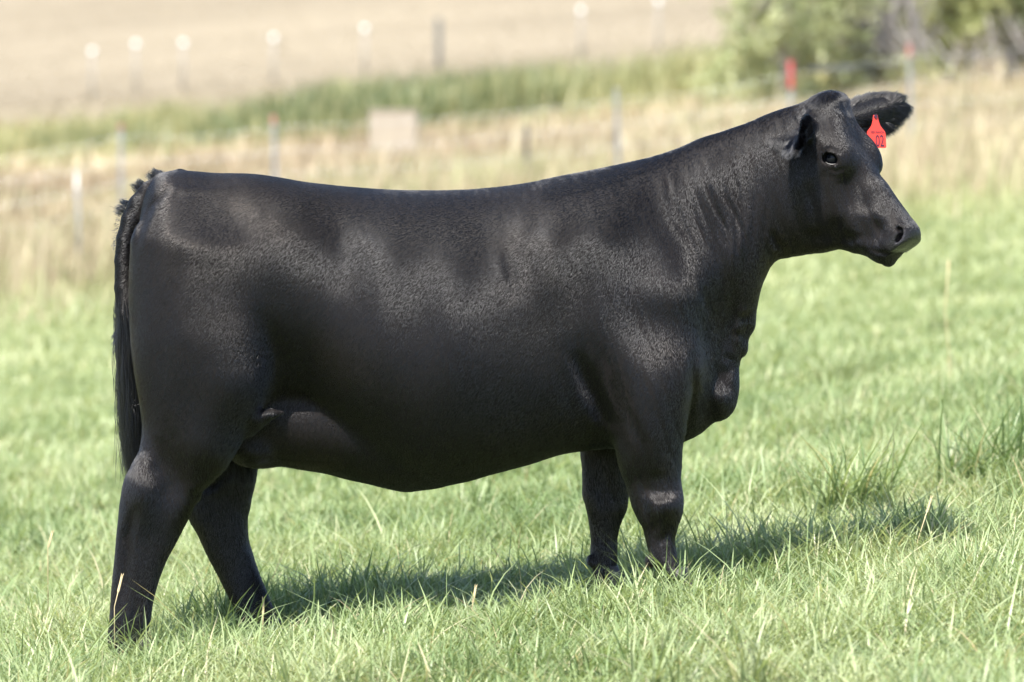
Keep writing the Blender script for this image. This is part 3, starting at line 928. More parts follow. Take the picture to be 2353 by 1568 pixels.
# tail switch
n = 2600
ti = rng.random(n)
TW = np.array(TAIL_W)
k0 = len(TW) - 5
fi = k0 - .6 + ti * (len(TW) - 1 - k0 + .6)
i0 = np.clip(fi.astype(int), 0, len(TW) - 2); fr = (fi - i0)[:, None]
ctr = TW[i0] * (1 - fr) + TW[i0 + 1] * fr
an = rng.uniform(0, 2 * math.pi, n)
off = np.stack([np.cos(an), np.sin(an), 0 * an], 1) * ctr[:, 3:4] * .9
P = ctr[:, :3] + off
end = np.stack([X0(308) + rng.normal(0, .011, n) - .012 * (rng.random(n) < .12), -.03 + rng.normal(0, .012, n), Z0(1050) + rng.normal(0, .045, n)], 1)
stray = rng.random(n) < .03
end[stray, 0] -= rng.uniform(.012, .034, stray.sum())
early = rng.random(n) < .18
end[early, 2] += rng.uniform(.05, .16, early.sum())
d = end - P
k = 9
t = np.linspace(0, 1, k)
out = norm(off) * (.006 + .012 * rng.random((n, 1)))
wob = rng.normal(0, .006, (n, 1, 3)) * np.sin(t * 5 + rng.uniform(0, 6, (n, 1)))[:, :, None]
pts = P[:, None] + d[:, None] * t[None, :, None] + out[:, None] * np.sin(np.pi * t)[None, :, None] + wob
rad = np.full((n, 1), .00055) * (1 - .7 * t[None] ** 2)
hair_obj('tail_switch', pts, rad, M_COAT, cow)

# ruffled hair on the tail head and the little tuft half-way down the tail
def tuft(path, n, L0, L1, dirv, spread, r=.0006):
    a = np.array(path); i = rng.integers(0, len(a) - 1, n); f = rng.random((n, 1))
    P = a[i] * (1 - f) + a[i + 1] * f + rng.normal(0, .004, (n, 3)) * np.array([1, 2.2, 1])
    D = norm(np.array(dirv)[None] + rng.normal(0, spread, (n, 3)))
    return strands(P, D, np.stack([rng.normal(-.08, .1, n), 0 * f[:, 0], rng.normal(-.1, .1, n)], 1), rng.uniform(L0, L1, n), np.full(n, r), 5)
a1 = tuft([W(376, 401, -.01), W(362, 404, -.01), W(350, 414, -.012)], 300, .012, .030, (-.70, 0, .80), .22)
a5 = tuft([W(334, 428, -.018), W(316, 442, -.02)], 260, .014, .034, (-.6, 0, .8), .22)
a2 = tuft([W(300, 466, -.02), W(286, 480, -.02), W(280, 492, -.02)], 240, .012, .030, (-.9, 0, .40), .22)
a3 = tuft([W(278, 480, -.025), W(268, 530, -.03), W(266, 580, -.03)], 90, .006, .012, (-.8, 0, -.4), .25)
a4 = tuft([W(270, 760, -.03), W(274, 800, -.03)], 260, .010, .024, (-.6, 0, -.8), .3)
hair_obj('tail_hair', np.concatenate([clump(q[0], m * 2, .6) for q, m in ((a1, 9), (a5, 7), (a2, 7), (a3, 12), (a4, 9))]), np.concatenate([q[1] for q in (a1, a5, a2, a3, a4)]), M_COAT, cow)

# ---- eyes
def eye_material():
    m, t, p = new_mat('wet_eye')
    p.inputs['Base Color'].default_value = (0.006, 0.007, 0.010, 1)
    p.inputs['Roughness'].default_value = 0.04
    p.inputs['IOR'].default_value = 1.33
    p.inputs['Specular IOR Level'].default_value = 0.32
    return m
M_EYE = eye_material()
def uv_sphere(c, r, nu=28, nv=18):
    V, F = [], []
    for j in range(nv + 1):
        th = math.pi * j / nv
        for i in range(nu):
            ph = 2 * math.pi * i / nu
            V.append((c[0] + r * math.sin(th) * math.cos(ph), c[1] + r * math.sin(th) * math.sin(ph), c[2] + r * math.cos(th)))
    for j in range(nv):
        for i in range(nu):
            F.append((j * nu + i, (j + 1) * nu + i, (j + 1) * nu + (i + 1) % nu, j * nu + (i + 1) % nu))
    return V, F
M_LID = simple_mat('wet_eyelid', (0.010, 0.009, 0.009), 0.38, 0, .2, 60)
for sg in (1, -1):
    c0 = H2W(EYE_T, EYE_N, .086 * sg)
    V, F = uv_sphere(c0, .0225)
    e = mesh_obj('eye', np.array(V) - np.array(COW_AT), F, M_EYE, cow)
    # lids: an almond ring round the eyeball
    ea, eu = AX * .8 + NX * .6, NX * .8 - AX * .6
    ring = []
    for k in range(25):
        an = 2 * math.pi * k / 24
        px, py = math.cos(an) * .0235, math.sin(an) * (.0172 if math.sin(an) > 0 else .0158)
        dz = math.sqrt(max(.0232 ** 2 - min(px * px + py * py, .0225 ** 2), 0))
        ring.append(c0 + ea * px + eu * py + SD * sg * (dz + .001))
    V, F = tube_verts(ring[:-1] + [ring[0]], [.0027] * 25, 8, False)
    mesh_obj('eyelid', np.array(V) - np.array(COW_AT), F, M_LID, cow)

    la = np.linspace(.12, .88, 46) * math.pi
    lp = np.array([c0 + ea * math.cos(q_) * .0235 + eu * (math.sin(q_) * .0172) + SD * sg * .0165 for q_ in la])
    ld = norm(np.array([ea * math.cos(q_) * .5 + eu * .25 + SD * sg * .9 for q_ in la]) + rng.normal(0, .12, (46, 3)))
    hair_obj('eyelash', *strands(lp, ld, np.tile(np.array([0, 0, -.35]), (46, 1)), rng.uniform(.010, .019, 46), np.full(46, .0004), 5), M_COAT, cow)
# ---- hooves: two claws each
M_HOOF = simple_mat('dark_horn', (0.035, 0.03, 0.028), 0.45, 0, .3, 30, .001)
def hoof(tab, yc):
    row = tab[-1]
    x0, x1 = float(unproj(row[1], row[0], yc)[0]), float(unproj(row[2], row[0], yc)[0])
    zt = float(Z0(tab[-2][0], yc)); cx_ = (x0 + x1) / 2 + .008; ln = (x1 - x0) * .54
    zg = float(ground(cx_, yc)) - .004
    V, F = [], []
    for s in (-1, 1):
        base = len(V)
        rings = [(zt + .012, .80, .80, -.004), (zt - .01, .95, .98, .0), (zg + (zt - zg) * .35, 1.10, 1.08, .012), (zg + .004, 1.22, 1.14, .020), (zg, 1.16, 1.06, .020)]
        n = 18
        for zz, sl, sw, sh in rings:
            for k in range(n):
                an = 2 * math.pi * k / n
                px = math.cos(an) * ln * sl + sh
                py = math.sin(an) * .022 * sw * (1 - .25 * max(0, math.cos(an)))
                V.append((cx_ + px, yc + s * .0235 + py - s * .006 * max(0, -math.cos(an)), zz))
        for j in range(len(rings) - 1):
            for k in range(n):
                F.append((base + j * n + k, base + (j + 1) * n + k, base + (j + 1) * n + (k + 1) % n, base + j * n + (k + 1) % n))
        F.append(tuple(base + k for k in range(n))); F.append(tuple(base + (len(rings) - 1) * n + k for k in reversed(range(n))))
    mesh_obj('hoof', np.array(V) - np.array(COW_AT), F, M_HOOF, cow)
hoof(NEAR_HIND, -.172); hoof(FAR_HIND, .16); hoof(NEAR_FORE, -.158); hoof(FAR_FORE, .155)

# ---- ear tag
M_TAG = simple_mat('red_plastic', (0.62, 0.045, 0.030), 0.42, 0, .10, 20)
M_INK = simple_mat('dark_ink', (0.05, 0.008, 0.03), 0.55, 0, .2, 40)
fe = EARS['far']
btn = np.array(W(2011.5, 268.5, fe[0][1] + fe[1][1] * fe[4] * .42 - .035))
PXM = 0.94 / 828.0 * (btn[1] + CAM_D) / CAM_D      # metres per picture px there
def tagpt(X, Y):                                # crop coordinates (7.84 per photo px) relative to the button
    return ((X - 450) / 7.84 / 1.0625 * PXM, -(Y - 665) / 7.84 / 1.0625 * PXM)
half = [(496, 632), (505, 680), (520, 760), (548, 840), (590, 900), (635, 945), (658, 985), (665, 1040), (667, 1280), (652, 1305)]
out2 = [tagpt(*p) for p in half] + [tagpt(900 - p[0], p[1]) for p in reversed(half)]
th = .0009
V = [(px, -th, pz) for px, pz in out2] + [(px, th, pz) for px, pz in out2]
n = len(out2)
F = [tuple(range(n))[::-1], tuple(range(n, 2 * n))] + [(i, (i + 1) % n, n + (i + 1) % n, n + i) for i in range(n)]
TROT = Matrix.Rotation(R(24), 3, 'Z') @ Matrix.Rotation(R(-6), 3, 'X')
def tagpos(v): return [np.array(btn) + np.array(TROT @ Vector(q)) - np.array(COW_AT) for q in v]
tago = mesh_obj('ear_tag', tagpos(V), F, M_TAG, cow, False)
bv, bf = [], []
for rr, yy in ((.0052, -.001), (.0052, -.0034), (.0036, -.0040), (.0030, -.0034)):
    for k in range(20):
        an = 2 * math.pi * k / 20
        bv.append((rr * math.cos(an), yy, rr * math.sin(an)))
for j in range(3):
    for k in range(20):
        bf.append((j * 20 + k, j * 20 + (k + 1) % 20, (j + 1) * 20 + (k + 1) % 20, (j + 1) * 20 + k))
bf.append(tuple(range(60, 80)))
mesh_obj('tag_button', tagpos(bv), bf, M_INK, tago)
def lettering(txt, x_right, y_base, h_px, squeeze, name):
    cu = bpy.data.curves.new(name, 'FONT'); cu.body = txt; cu.size = 1; cu.extrude = .02
    tmp = bpy.data.objects.new(name, cu); C.objects.link(tmp)
    dg = bpy.context.evaluated_depsgraph_get()
    me = bpy.data.meshes.new_from_object(tmp.evaluated_get(dg))
    bpy.data.objects.remove(tmp)
    co = np.zeros(len(me.vertices) * 3); me.vertices.foreach_get('co', co); co = co.reshape(-1, 3)
    hh = co[:, 1].max() - co[:, 1].min()
    sc = h_px / 7.84 / 1.0625 * PXM / hh
    x1, zb = tagpt(x_right, y_base)
    xx = (co[:, 0] - co[:, 0].max()) * sc * squeeze + x1
    zz = (co[:, 1] - co[:, 1].min()) * sc + zb
    yy = -.0011 - (co[:, 2] > 0) * .0004
    P = np.array(tagpos(np.stack([xx, yy, zz], 1)))
    me.vertices.foreach_set('co', P.ravel().astype(np.float32)); me.update()
    me.materials.clear(); me.materials.append(M_INK)
    o = bpy.data.objects.new(name, me); C.objects.link(o); o.parent = tago
lettering('02', 617, 1278, 238, .60, 'tag_number')
lettering('EEK RANCH', 622, 1008, 48, .80, 'tag_name')
# ------------------------------------------------------------------ grass
def yaw_side(n):
    a = rng.uniform(0, 2 * math.pi, n)
    return np.stack([np.cos(a), np.sin(a), 0 * a], 1)

def field_points(n, y0, y1, wide=1.6, pw=1.0):
    """points on the ground where the camera (or one a step aside) may look, spread evenly over the area"""
    d0, d1 = y0 + CAM_D, y1 + CAM_D
    d = np.sqrt(rng.uniform(d0 * d0, d1 * d1, n)) if pw == 1 else d0 + (d1 - d0) * rng.random(n) ** pw
    x = (rng.random(n) - .5) * (d * 2353 / FOC * wide + .8)
    return x, d - CAM_D

def grow(name, x, y, h, wd, tint, mat, lean=.35, bend=.5, seg=3, sink=.01, wind=(0.1, 0)):
    n = len(x)
    P = np.stack([x, y, ground(x, y) - sink], 1)
    s = yaw_side(n)
    f = np.stack([-s[:, 1], s[:, 0], 0 * s[:, 0]], 1)
    ln = rng.normal(0, lean, n)
    d = np.stack([0 * ln, 0 * ln, 1 + 0 * ln], 1) + f * ln[:, None] + s * rng.normal(0, lean * .5, n)[:, None] + np.array([wind[0], wind[1], 0])
    b = f * (np.sign(ln) * np.abs(rng.normal(0, bend, n)))[:, None]
    b[:, 2] = -np.abs(rng.normal(0, bend * .6, n))
    d = norm(d)
    V, lo, st, to = blades(P, d, s, b * .8, h, wd, seg)
    return V, lo, st, to, np.repeat(tint, 2 * seg + 1, 0)

def join(lst):
    V, lo, to, ti = [], [], [], []
    o = 0
    for v, l, s, t, c in lst:
        V.append(v); lo.append(l + o); to.append(t); ti.append(c); o += len(v)
    to = np.concatenate(to)
    return np.concatenate(V), np.concatenate(lo), np.concatenate([[0], np.cumsum(to)[:-1]]), to, np.concatenate(ti)

def lerp(a, b, f): return np.asarray(a)[None] * (1 - f[:, None]) + np.asarray(b)[None] * f[:, None]
G_DEEP, G_MID, G_PALE, G_DRY = (.138, .208, .08), (.275, .345, .162), (.43, .47, .275), (.51, .455, .295)

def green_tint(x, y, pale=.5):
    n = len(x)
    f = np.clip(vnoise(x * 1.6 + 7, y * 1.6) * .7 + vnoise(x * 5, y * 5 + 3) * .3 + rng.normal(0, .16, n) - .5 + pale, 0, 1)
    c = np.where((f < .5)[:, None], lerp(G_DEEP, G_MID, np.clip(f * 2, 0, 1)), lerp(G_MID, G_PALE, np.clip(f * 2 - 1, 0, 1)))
    dry = rng.random(n) < .05 + .10 * np.clip(vnoise(x * .8 + 50, y * .8) - .5, 0, 1) * 2
    c[dry] = lerp(G_PALE, G_DRY, rng.random(dry.sum()))
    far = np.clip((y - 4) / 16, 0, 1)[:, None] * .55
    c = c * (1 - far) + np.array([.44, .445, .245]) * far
    return c * rng.uniform(.85, 1.15, (n, 1))

def hmod(x, y):
    tr = 1 - .55 * sum(np.exp(-((x - a) ** 2 + (y - b) ** 2) / .016) for a, b in HOOVES)     # trodden round the hooves
    return np.clip(tr, .4, 1) * (.45 + 1.0 * vnoise(x * 2.4 + 11, y * 2.4) ** 1.5 + .8 * np.clip(vnoise(x * 5 + 4, y * 5) - .55, 0, 1))

HOOVES = [(-1.06, -.26), (-.66, .08), (-.60, .0), (.45, -.24), (.26, .08)]
lawn = []
# short dense under-storey, then the blades one sees
for n, y0, y1, h0, h1, w0, w1, lean, pale in (
        (72000, -4.6, -1.2, .04, .10, .0035, .0065, .70, .55),
        (142000, -1.2, 2.2, .045, .115, .0030, .0060, .72, .55),
        (30000, -1.4, 2.4, .10, .19, .0034, .0066, .55, .46),
        (106000, 2.2, 6.0, .04, .11, .0042, .0075, .5, .52),
        (14000, 2.2, 6.0, .10, .18, .004, .007, .36, .48),
        (82000, 6.0, 12.5, .05, .12, .006, .011, .45, .55),
        (76000, 12.5, 32.0, .06, .15, .010, .018, .4, .60)):
    x, y = field_points(n, y0, y1)
    k = y < straw_edge(x) + rng.normal(0, 3.2, n)
    x, y = x[k], y[k]; n = len(x)
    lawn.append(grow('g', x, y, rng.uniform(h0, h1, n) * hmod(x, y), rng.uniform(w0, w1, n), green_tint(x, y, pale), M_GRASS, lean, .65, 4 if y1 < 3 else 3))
x, y = field_points(4200, -3.0, 3.2)      # long arching blades lying across the sward
n = len(x)
lawn.append(grow('g', x, y, rng.uniform(.14, .27, n) * (.6 + .6 * vnoise(x * 2.2 + 11, y * 2.2)), rng.uniform(.004, .0085, n), green_tint(x, y, .55), M_GRASS, .75, .95, 4))
cxs, cys = field_points(150, -3.2, 9.0)        # loose clumps of longer grass
ci = rng.integers(0, 150, 9000)
cr = rng.uniform(.04, .14, 150)[ci]
aa = rng.uniform(0, 6.283, 9000); rr = cr * np.sqrt(rng.random(9000))
x, y = cxs[ci] + rr * np.cos(aa), cys[ci] + rr * np.sin(aa)
ch = rng.uniform(.12, .24, 150)[ci]; cp = rng.uniform(.25, .75, 150)[ci]
lawn.append(grow('g', x, y, ch * rng.uniform(.6, 1.1, 9000), rng.uniform(.0035, .008, 9000), green_tint(x, y, .5) * (.62 + .6 * cp)[:, None], M_GRASS, .5, .7, 4))
x, y = field_points(800, -3.0, 5.0)      # dead blades
n = len(x)
lawn.append(grow('g', x, y, rng.uniform(.10, .22, n), rng.uniform(.002, .004, n), lerp((.55, .47, .30), (.42, .33, .19), rng.random(n)), M_STRAW, .8, .8, 4))
V, lo, st, to, ti = join(lawn)
tag(np_mesh('lawn_grass', V, lo, st, to, M_GRASS, None, True, ti), 'bright green pasture grass covering the ground round the heifer', 'grass', kind='stuff')

# coarser, darker tufts of tall grass standing out of the sward
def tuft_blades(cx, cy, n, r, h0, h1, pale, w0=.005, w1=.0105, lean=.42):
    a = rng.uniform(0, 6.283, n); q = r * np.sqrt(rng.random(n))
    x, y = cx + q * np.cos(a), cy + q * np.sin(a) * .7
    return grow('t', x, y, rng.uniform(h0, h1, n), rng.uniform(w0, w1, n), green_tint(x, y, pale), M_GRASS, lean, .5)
def on_ground(vx, vy):
    """world x, y where the sight line through a picture point meets the ground"""
    y = 0.0
    lo_, hi_ = -6.0, 60.0
    for _ in range(50):
        y = (lo_ + hi_) / 2
        X, Y, Zp = unproj(vx, vy, y)
        if Zp > ground(X, y): lo_ = y
        else: hi_ = y
    X, Y, Zp = unproj(vx, vy, y)
    return float(X), float(y)
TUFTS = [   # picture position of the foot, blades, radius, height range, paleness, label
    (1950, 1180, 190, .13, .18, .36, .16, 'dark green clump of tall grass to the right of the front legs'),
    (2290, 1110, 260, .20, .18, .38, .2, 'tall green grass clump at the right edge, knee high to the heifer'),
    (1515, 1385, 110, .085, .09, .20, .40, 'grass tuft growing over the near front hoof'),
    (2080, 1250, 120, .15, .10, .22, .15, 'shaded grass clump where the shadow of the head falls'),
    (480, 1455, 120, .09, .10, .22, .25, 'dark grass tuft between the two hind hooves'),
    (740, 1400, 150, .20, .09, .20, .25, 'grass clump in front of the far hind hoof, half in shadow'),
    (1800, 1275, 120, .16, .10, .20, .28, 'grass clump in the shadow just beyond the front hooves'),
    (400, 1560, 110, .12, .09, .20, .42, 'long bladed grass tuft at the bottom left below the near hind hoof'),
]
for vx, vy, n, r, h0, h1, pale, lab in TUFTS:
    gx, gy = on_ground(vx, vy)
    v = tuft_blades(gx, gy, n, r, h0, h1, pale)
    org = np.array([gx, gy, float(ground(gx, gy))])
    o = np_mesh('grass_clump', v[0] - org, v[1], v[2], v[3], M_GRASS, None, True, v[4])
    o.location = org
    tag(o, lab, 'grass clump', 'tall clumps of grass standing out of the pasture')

# ------------------------------------------------------------------ dry grass, reeds
S_A, S_B, S_C = (.43, .355, .225), (.56, .485, .33), (.33, .25, .175)
def straw_tint(x, y, green=0.0):
    n = len(x)
    f = np.clip(vnoise(x * .9 + 3, y * .5) + rng.normal(0, .2, n), 0, 1)
    c = lerp(S_A, S_B, f)
    br = rng.random(n) < .8 * np.clip(vnoise(x * .55 + 80, y * .4 + 8) * 2 - .8, 0, 1)
    c[br] = lerp(S_A, S_C, rng.random(br.sum()))
    gr = rng.random(n) < green + .55 * np.clip(vnoise(x * .45 + 20, y * .6 + 60) * 2.2 - 1.15, 0, 1)
    c[gr] = lerp((.28, .31, .14), (.42, .42, .22), rng.random(gr.sum()))
    return c * rng.uniform(.85, 1.15, (n, 1))
dry = []
for n, y0, y1, h0, h1, w0, w1, gr in (
        (35000, 15.0, 26.0, .15, .34, .008, .018, .45), (54000, 24.0, 31.0, .24, .62, .008, .018, .14), (54000, 31.0, 40.0, .22, .50, .014, .03, .06), (22000, 40.0, 56.0, .15, .40, .02, .045, .05)):
    x, y = field_points(n, y0, y1)
    k = y > straw_edge(x) + rng.normal(0, 3.0, n) - .8
    x, y = x[k], y[k]; n = len(x)
    hm = .55 + .9 * vnoise(x * .8 + 2, y * .8) ** 1.2
    ct_ = straw_tint(x, y, gr)
    if y0 > 30: ct_ = ct_ * (1 - np.clip(vnoise(x * .5 + 61, y * .35) * 1.6 - .5, 0, 1)[:, None] * np.array([.22, .30, .28]))
    dry.append(grow('d', x, y, rng.uniform(h0, h1, n) * hm, rng.uniform(w0, w1, n), ct_, M_STRAW, .16, .3))
x, y = field_points(3400, 20.0, 38.0)      # tall wispy stems
k = y > straw_edge(x) + 1 + rng.normal(0, 2.5, len(x)); x, y = x[k], y[k]; n = len(x)
k = vnoise(x * .7 + 3, y * .5 + 30) > .42; x, y = x[k], y[k]; n = len(x)
dry.append(grow('d', x, y, rng.uniform(.55, 1.0, n), rng.uniform(.010, .020, n), lerp((.42, .37, .235), (.58, .52, .365), rng.random(n)), M_STRAW, .12, .25))
V, lo, st, to, ti = join(dry)
tag(np_mesh('dry_grass', V, lo, st, to, M_STRAW, None, True, ti), 'pale straw coloured dry grass growing round and beyond the wire fence', 'dry grass', kind='stuff')

def reeds():
    n = 58000
    x = rng.uniform(-13.5, 5.6, n)
    front = rng.random(n) < .55
    yc = np.where(front, 46.5, 52.0) + .9 * (vnoise(x * .25 + 9, x * 0 + 4) - .5)
    y = yc + rng.normal(0, 1.15, n)
    dens = np.clip(1.25 * vnoise(x * .8 + 33, x * 0) + .35, 0, 1) * np.clip((5.6 - x) / 3.2, .12, 1)
    dens *= np.clip(1.0 + (x + 2.0) * .13, .15, 1) * np.clip(vnoise(x * .6 + 5, y * .8) * 2.0 - .25, .04, 1)
    k = rng.random(n) < dens
    x, y, front = x[k], y[k], front[k]; n = len(x)
    h = np.where(front, 1.0, 1.0) * rng.uniform(.45, .95, n) * (.65 + .6 * vnoise(x * .7 + 2, y * .7)) * np.clip(1.0 + .035 * x, .62, 1.1)
    f = np.clip(vnoise(x * .9, y * .5) * .9 + rng.normal(0, .2, n) + np.where(x < -4.5, .25, 0) - .18 * np.exp(-((x + 1.6) / 1.6) ** 2) + np.clip(x - .5, 0, 2) * .25, 0, 1)
    c = lerp((.105, .145, .065), (.33, .335, .165), f)
    yl = rng.random(n) < np.clip(.18 + .22 * np.clip(x - 1, 0, 3) + .06 * np.clip(-3 - x, 0, 4), 0, .85)
    c[yl] = lerp((.38, .37, .17), (.46, .40, .22), rng.random(yl.sum()))
    r = grow('r', x, y, h, rng.uniform(.018, .04, n), c, M_LEAF, .16, .25)
    tag(np_mesh('reeds', *r[:4], M_LEAF, None, True, r[4]), 'band of green reeds growing along the ditch below the dry hillside', 'reeds', kind='stuff')
reeds()

# stubble and seed heads on the hill so that it is not a bare sheet
def hill_grass():
    x, y = field_points(60000, 55, 175, 1.4, 1.25)
    n = len(x)
    c = lerp((.29, .245, .17), (.37, .315, .22), np.clip(vnoise(x * .12, y * .05 + 7) + rng.normal(0, .25, n), 0, 1))
    r = grow('h', x, y, rng.uniform(.05, .13, n), rng.uniform(.03, .07, n), c, M_STRAW, .5, .3, 2)
    tag(np_mesh('hill_grass', *r[:4], M_STRAW, None, True, r[4]), 'sun bleached short grass on the dry hillside beyond the reeds', 'dry grass', kind='stuff')
hill_grass()

# ------------------------------------------------------------------ bushes
M_BARK = simple_mat('grey_bark', (0.34, 0.31, 0.29), 0.9, 0, .35, 6, .02)
def bush(name, label, foot, y, radx, ht, n_leaf, tints, seed, lobes, bare=(), trunk_r=.09, zdroop=.35):
    rs = np.random.default_rng(seed)
    fx = float(unproj(foot, 0, y)[0]); fz = float(ground(fx, y)) - .05
    root = empty(name, (fx, y, fz), label, 'bush', 'willow bushes behind the wire fence')
    tv = []
    tips = []
    for k in range(7):
        an = k * 2.4 + rs.uniform(-.3, .3)
        sp = rs.uniform(.25, .85) * radx
        p = [(0.05 * math.cos(an), .05 * math.sin(an), 0)]
        for j in range(1, 7):
            t = j / 6
            p.append((math.cos(an) * sp * t ** 1.3 + rs.normal(0, .05), math.sin(an) * sp * .7 * t ** 1.3 + rs.normal(0, .05), ht * (.85 if k else 1) * t ** .9))
        tv.append(tube_verts(p, [trunk_r * (1 - .85 * j / 6) * (1 if k < 3 else .6) for j in range(7)], 7))
        tips.append(p)
        for j in range(3, 7):
            b = p[j]
            for m in range(3):
                e = (b[0] + rs.normal(0, .35), b[1] + rs.normal(0, .3), b[2] + rs.uniform(.1, .6))
                mid = tuple((b[i] + e[i]) / 2 + rs.normal(0, .05) for i in range(3))
                tv.append(tube_verts([b, mid, e], [.022, .014, .005], 5))
    V, F = merge(*tv)
    mesh_obj('trunk', V, F, M_BARK, root)
    # leaf sprays gathered on many small twigs inside the lobes
    P, D, T = [], [], []
    for (lx, ly, lz, rx, ry, rz, share, tint) in lobes:
        nt_ = int(n_leaf * share / 26)
        u = rs.normal(0, 1, (nt_, 3)); u /= np.linalg.norm(u, axis=1, keepdims=True)
        rr = rs.random((nt_, 1)) ** .40
        c = np.array([lx, ly, lz]) + u * rr * np.array([rx, ry, rz])
        ln = rs.uniform(.25, .60, nt_)
        dr = u * .6 + np.array([0, 0, -zdroop]) + rs.normal(0, .35, (nt_, 3))
        dr /= np.linalg.norm(dr, axis=1, keepdims=True)
        tt = rs.random((nt_, 26, 1))
        p = c[:, None] + dr[:, None] * tt * ln[:, None, None] + rs.normal(0, .035, (nt_, 26, 3))
        P.append(p.reshape(-1, 3)); D.append(np.repeat(dr, 26, 0))
        tn = rs.random((nt_, 1)) * .8 + rs.random((nt_ , 26)) * .35
        tn = np.clip(tn, 0, 1).reshape(-1)
        T.append(lerp(tints[tint][0], tints[tint][1], tn))
    P, D, T = np.concatenate(P), np.concatenate(D), np.concatenate(T)
    n = len(P)
    d = norm(D * .7 + rs.normal(0, .6, (n, 3)))
    s = norm(np.cross(d, rs.normal(0, 1, (n, 3))))
    v = blades(P - d * .01, d, s, rs.normal(0, .15, (n, 3)), rs.uniform(.07, .14, n), rs.uniform(.022, .04, n), 2, .35)
    np_mesh('crown', *v, M_LEAF, root, True, np.repeat(T, 5, 0))
    # bare grey twigs hanging among the leaves
    if bare:
        tb = []
        for (lx, ly, lz, r, ln, cnt) in bare:
            for k in range(cnt):
                b = Vector((lx + rs.normal(0, r), ly + rs.normal(0, r * .5), lz + rs.normal(0, r * .6)))
                e = b + Vector((rs.normal(0, .25), rs.normal(0, .2), -ln * rs.uniform(.4, 1)))
                m = (b + e) / 2 + Vector((rs.normal(0, .08), rs.normal(0, .06), rs.normal(0, .05)))
                tb.append(tube_verts([b, m, e], [.016, .011, .004], 4, False))
        V, F = merge(*tb)
        mesh_obj('bare_twigs', V, F, M_BARK, root)
    return root
LIGHT = ((.30, .345, .17), (.50, .52, .32)); DARK = ((.11, .14, .08), (.27, .30, .16)); YEL = ((.32, .355, .15), (.50, .51, .27))
bush('willow_bush', 'pale green willow bush with loose drooping sprays at the left of the thicket', 1800, 40.0, 1.0, 2.5, 8200, (LIGHT, DARK), 3,
     [(-.45, 0, .80, .50, .5, .60, .24, 0), (.30, .1, 1.05, .75, .5, .75, .30, 0), (.05, -.3, 1.9, .95, .7, .7, .40, 0), (.5, .3, .55, .4, .4, .4, .06, 1)])
bush('willow_bush', 'dark willow bush full of bare grey twigs in the middle of the thicket', 2000, 40.8, .9, 2.8, 7600, (LIGHT, DARK, YEL), 5,
     [(-.1, .3, .75, .75, .5, .55, .24, 1), (-.35, -.2, 1.6, .65, .5, .8, .34, 0), (.45, .4, 1.7, .6, .5, .7, .24, 2), (.35, -.2, .65, .45, .3, .3, .18, 2)],
     bare=[(.05, -.45, 1.7, .32, .9, 110), (.15, -.35, 1.1, .35, .7, 90)], trunk_r=.12)
bush('willow_bush', 'yellow green willow bush at the top right corner of the view', 2170, 42.0, .9, 3.0, 8400, (LIGHT, DARK, YEL), 9,
     [(-.15, -.3, 1.05, .50, .5, .65, .30, 2), (.15, -.1, 2.0, .9, .6, .8, .34, 2), (.7, .4, 1.75, .7, .5, .6, .36, 1)], bare=[(.55, -.3, 1.0, .3, .6, 40)])
bush('willow_bush', 'dark green bush cut off by the right edge of the view', 2330, 43.0, .9, 2.8, 7000, (LIGHT, DARK, YEL), 13,
     [(0, 0, 1.9, .9, .6, .8, .55, 1), (.25, -.4, 1.6, .6, .4, .6, .30, 2), (.5, 0, .8, .5, .4, .5, .15, 0)], bare=[(.1, -.3, 1.0, .3, .6, 40)])
# ------------------------------------------------------------------ fences
M_STEEL = simple_mat('weathered_steel', (0.26, 0.265, 0.275), 0.6, .35, .25, 12)
M_REDPAINT = simple_mat('red_paint', (0.48, 0.075, 0.07), 0.5, 0, .15, 12)
M_FADED = simple_mat('faded_red_paint', (0.36, 0.15, 0.13), 0.6, 0, .15, 12)
M_WIRE = simple_mat('galvanised_wire', (0.45, 0.46, 0.48), 0.4, .7, .2, 5)
M_WHITE = simple_mat('white_plastic', (0.82, 0.82, 0.81), 0.35, 0, .05, 20)
M_WOOD = simple_mat('grey_wood', (0.27, 0.25, 0.22), 0.85, 0, .3, 14, .004)
M_DARK = simple_mat('black_pipe', (0.035, 0.04, 0.045), 0.5, 0, .2, 8)
M_CONC = simple_mat('pale_concrete', (0.33, 0.28, 0.215), 0.9, 0, .2, 5, .01)

FY = 30.0
root_x, root_z = 0.0, float(ground(0, FY))
fence = empty('wire_fence', (root_x, FY, root_z), 'steel post and wire fence running behind the heifer, some posts topped red', 'fence')
def t_post(vx, vtop, red, lean=0.0, y=FY, dark=False):
    x, _, zt = (float(q) for q in unproj(vx, vtop, y))
    zg = float(ground(x, y)) - .15
    h = zt - zg
    w, th, st = .020, .005, .022
    parts_ = [box_verts(-w, w, -th, 0, 0, h), box_verts(-.004, .004, .001, st, 0, h - .004)]
    for k in range(int(h / .075)):
        parts_.append(box_verts(-.011, .011, -th - .010, -th - .001, .06 + k * .075, .085 + k * .075))
    V, F = merge(*parts_)
    o = mesh_obj('post', V, F, M_DARK if dark else M_STEEL, fence, False)
    o.location = (x - root_x, y - FY, zg - root_z); o.rotation_euler = (0, lean, 0)
    if red:
        V, F = merge(box_verts(-w - .003, w + .003, -th - .013, .003, h - red, h + .004), box_verts(-.009, .009, .0035, st + .003, h - red, h + .0035))
        c = mesh_obj('painted_top', V, F, M_REDPAINT if red > .2 else M_FADED, o, False)
    if dark: o['label'] = 'short dark post'
    return Vector((x, y, zt))
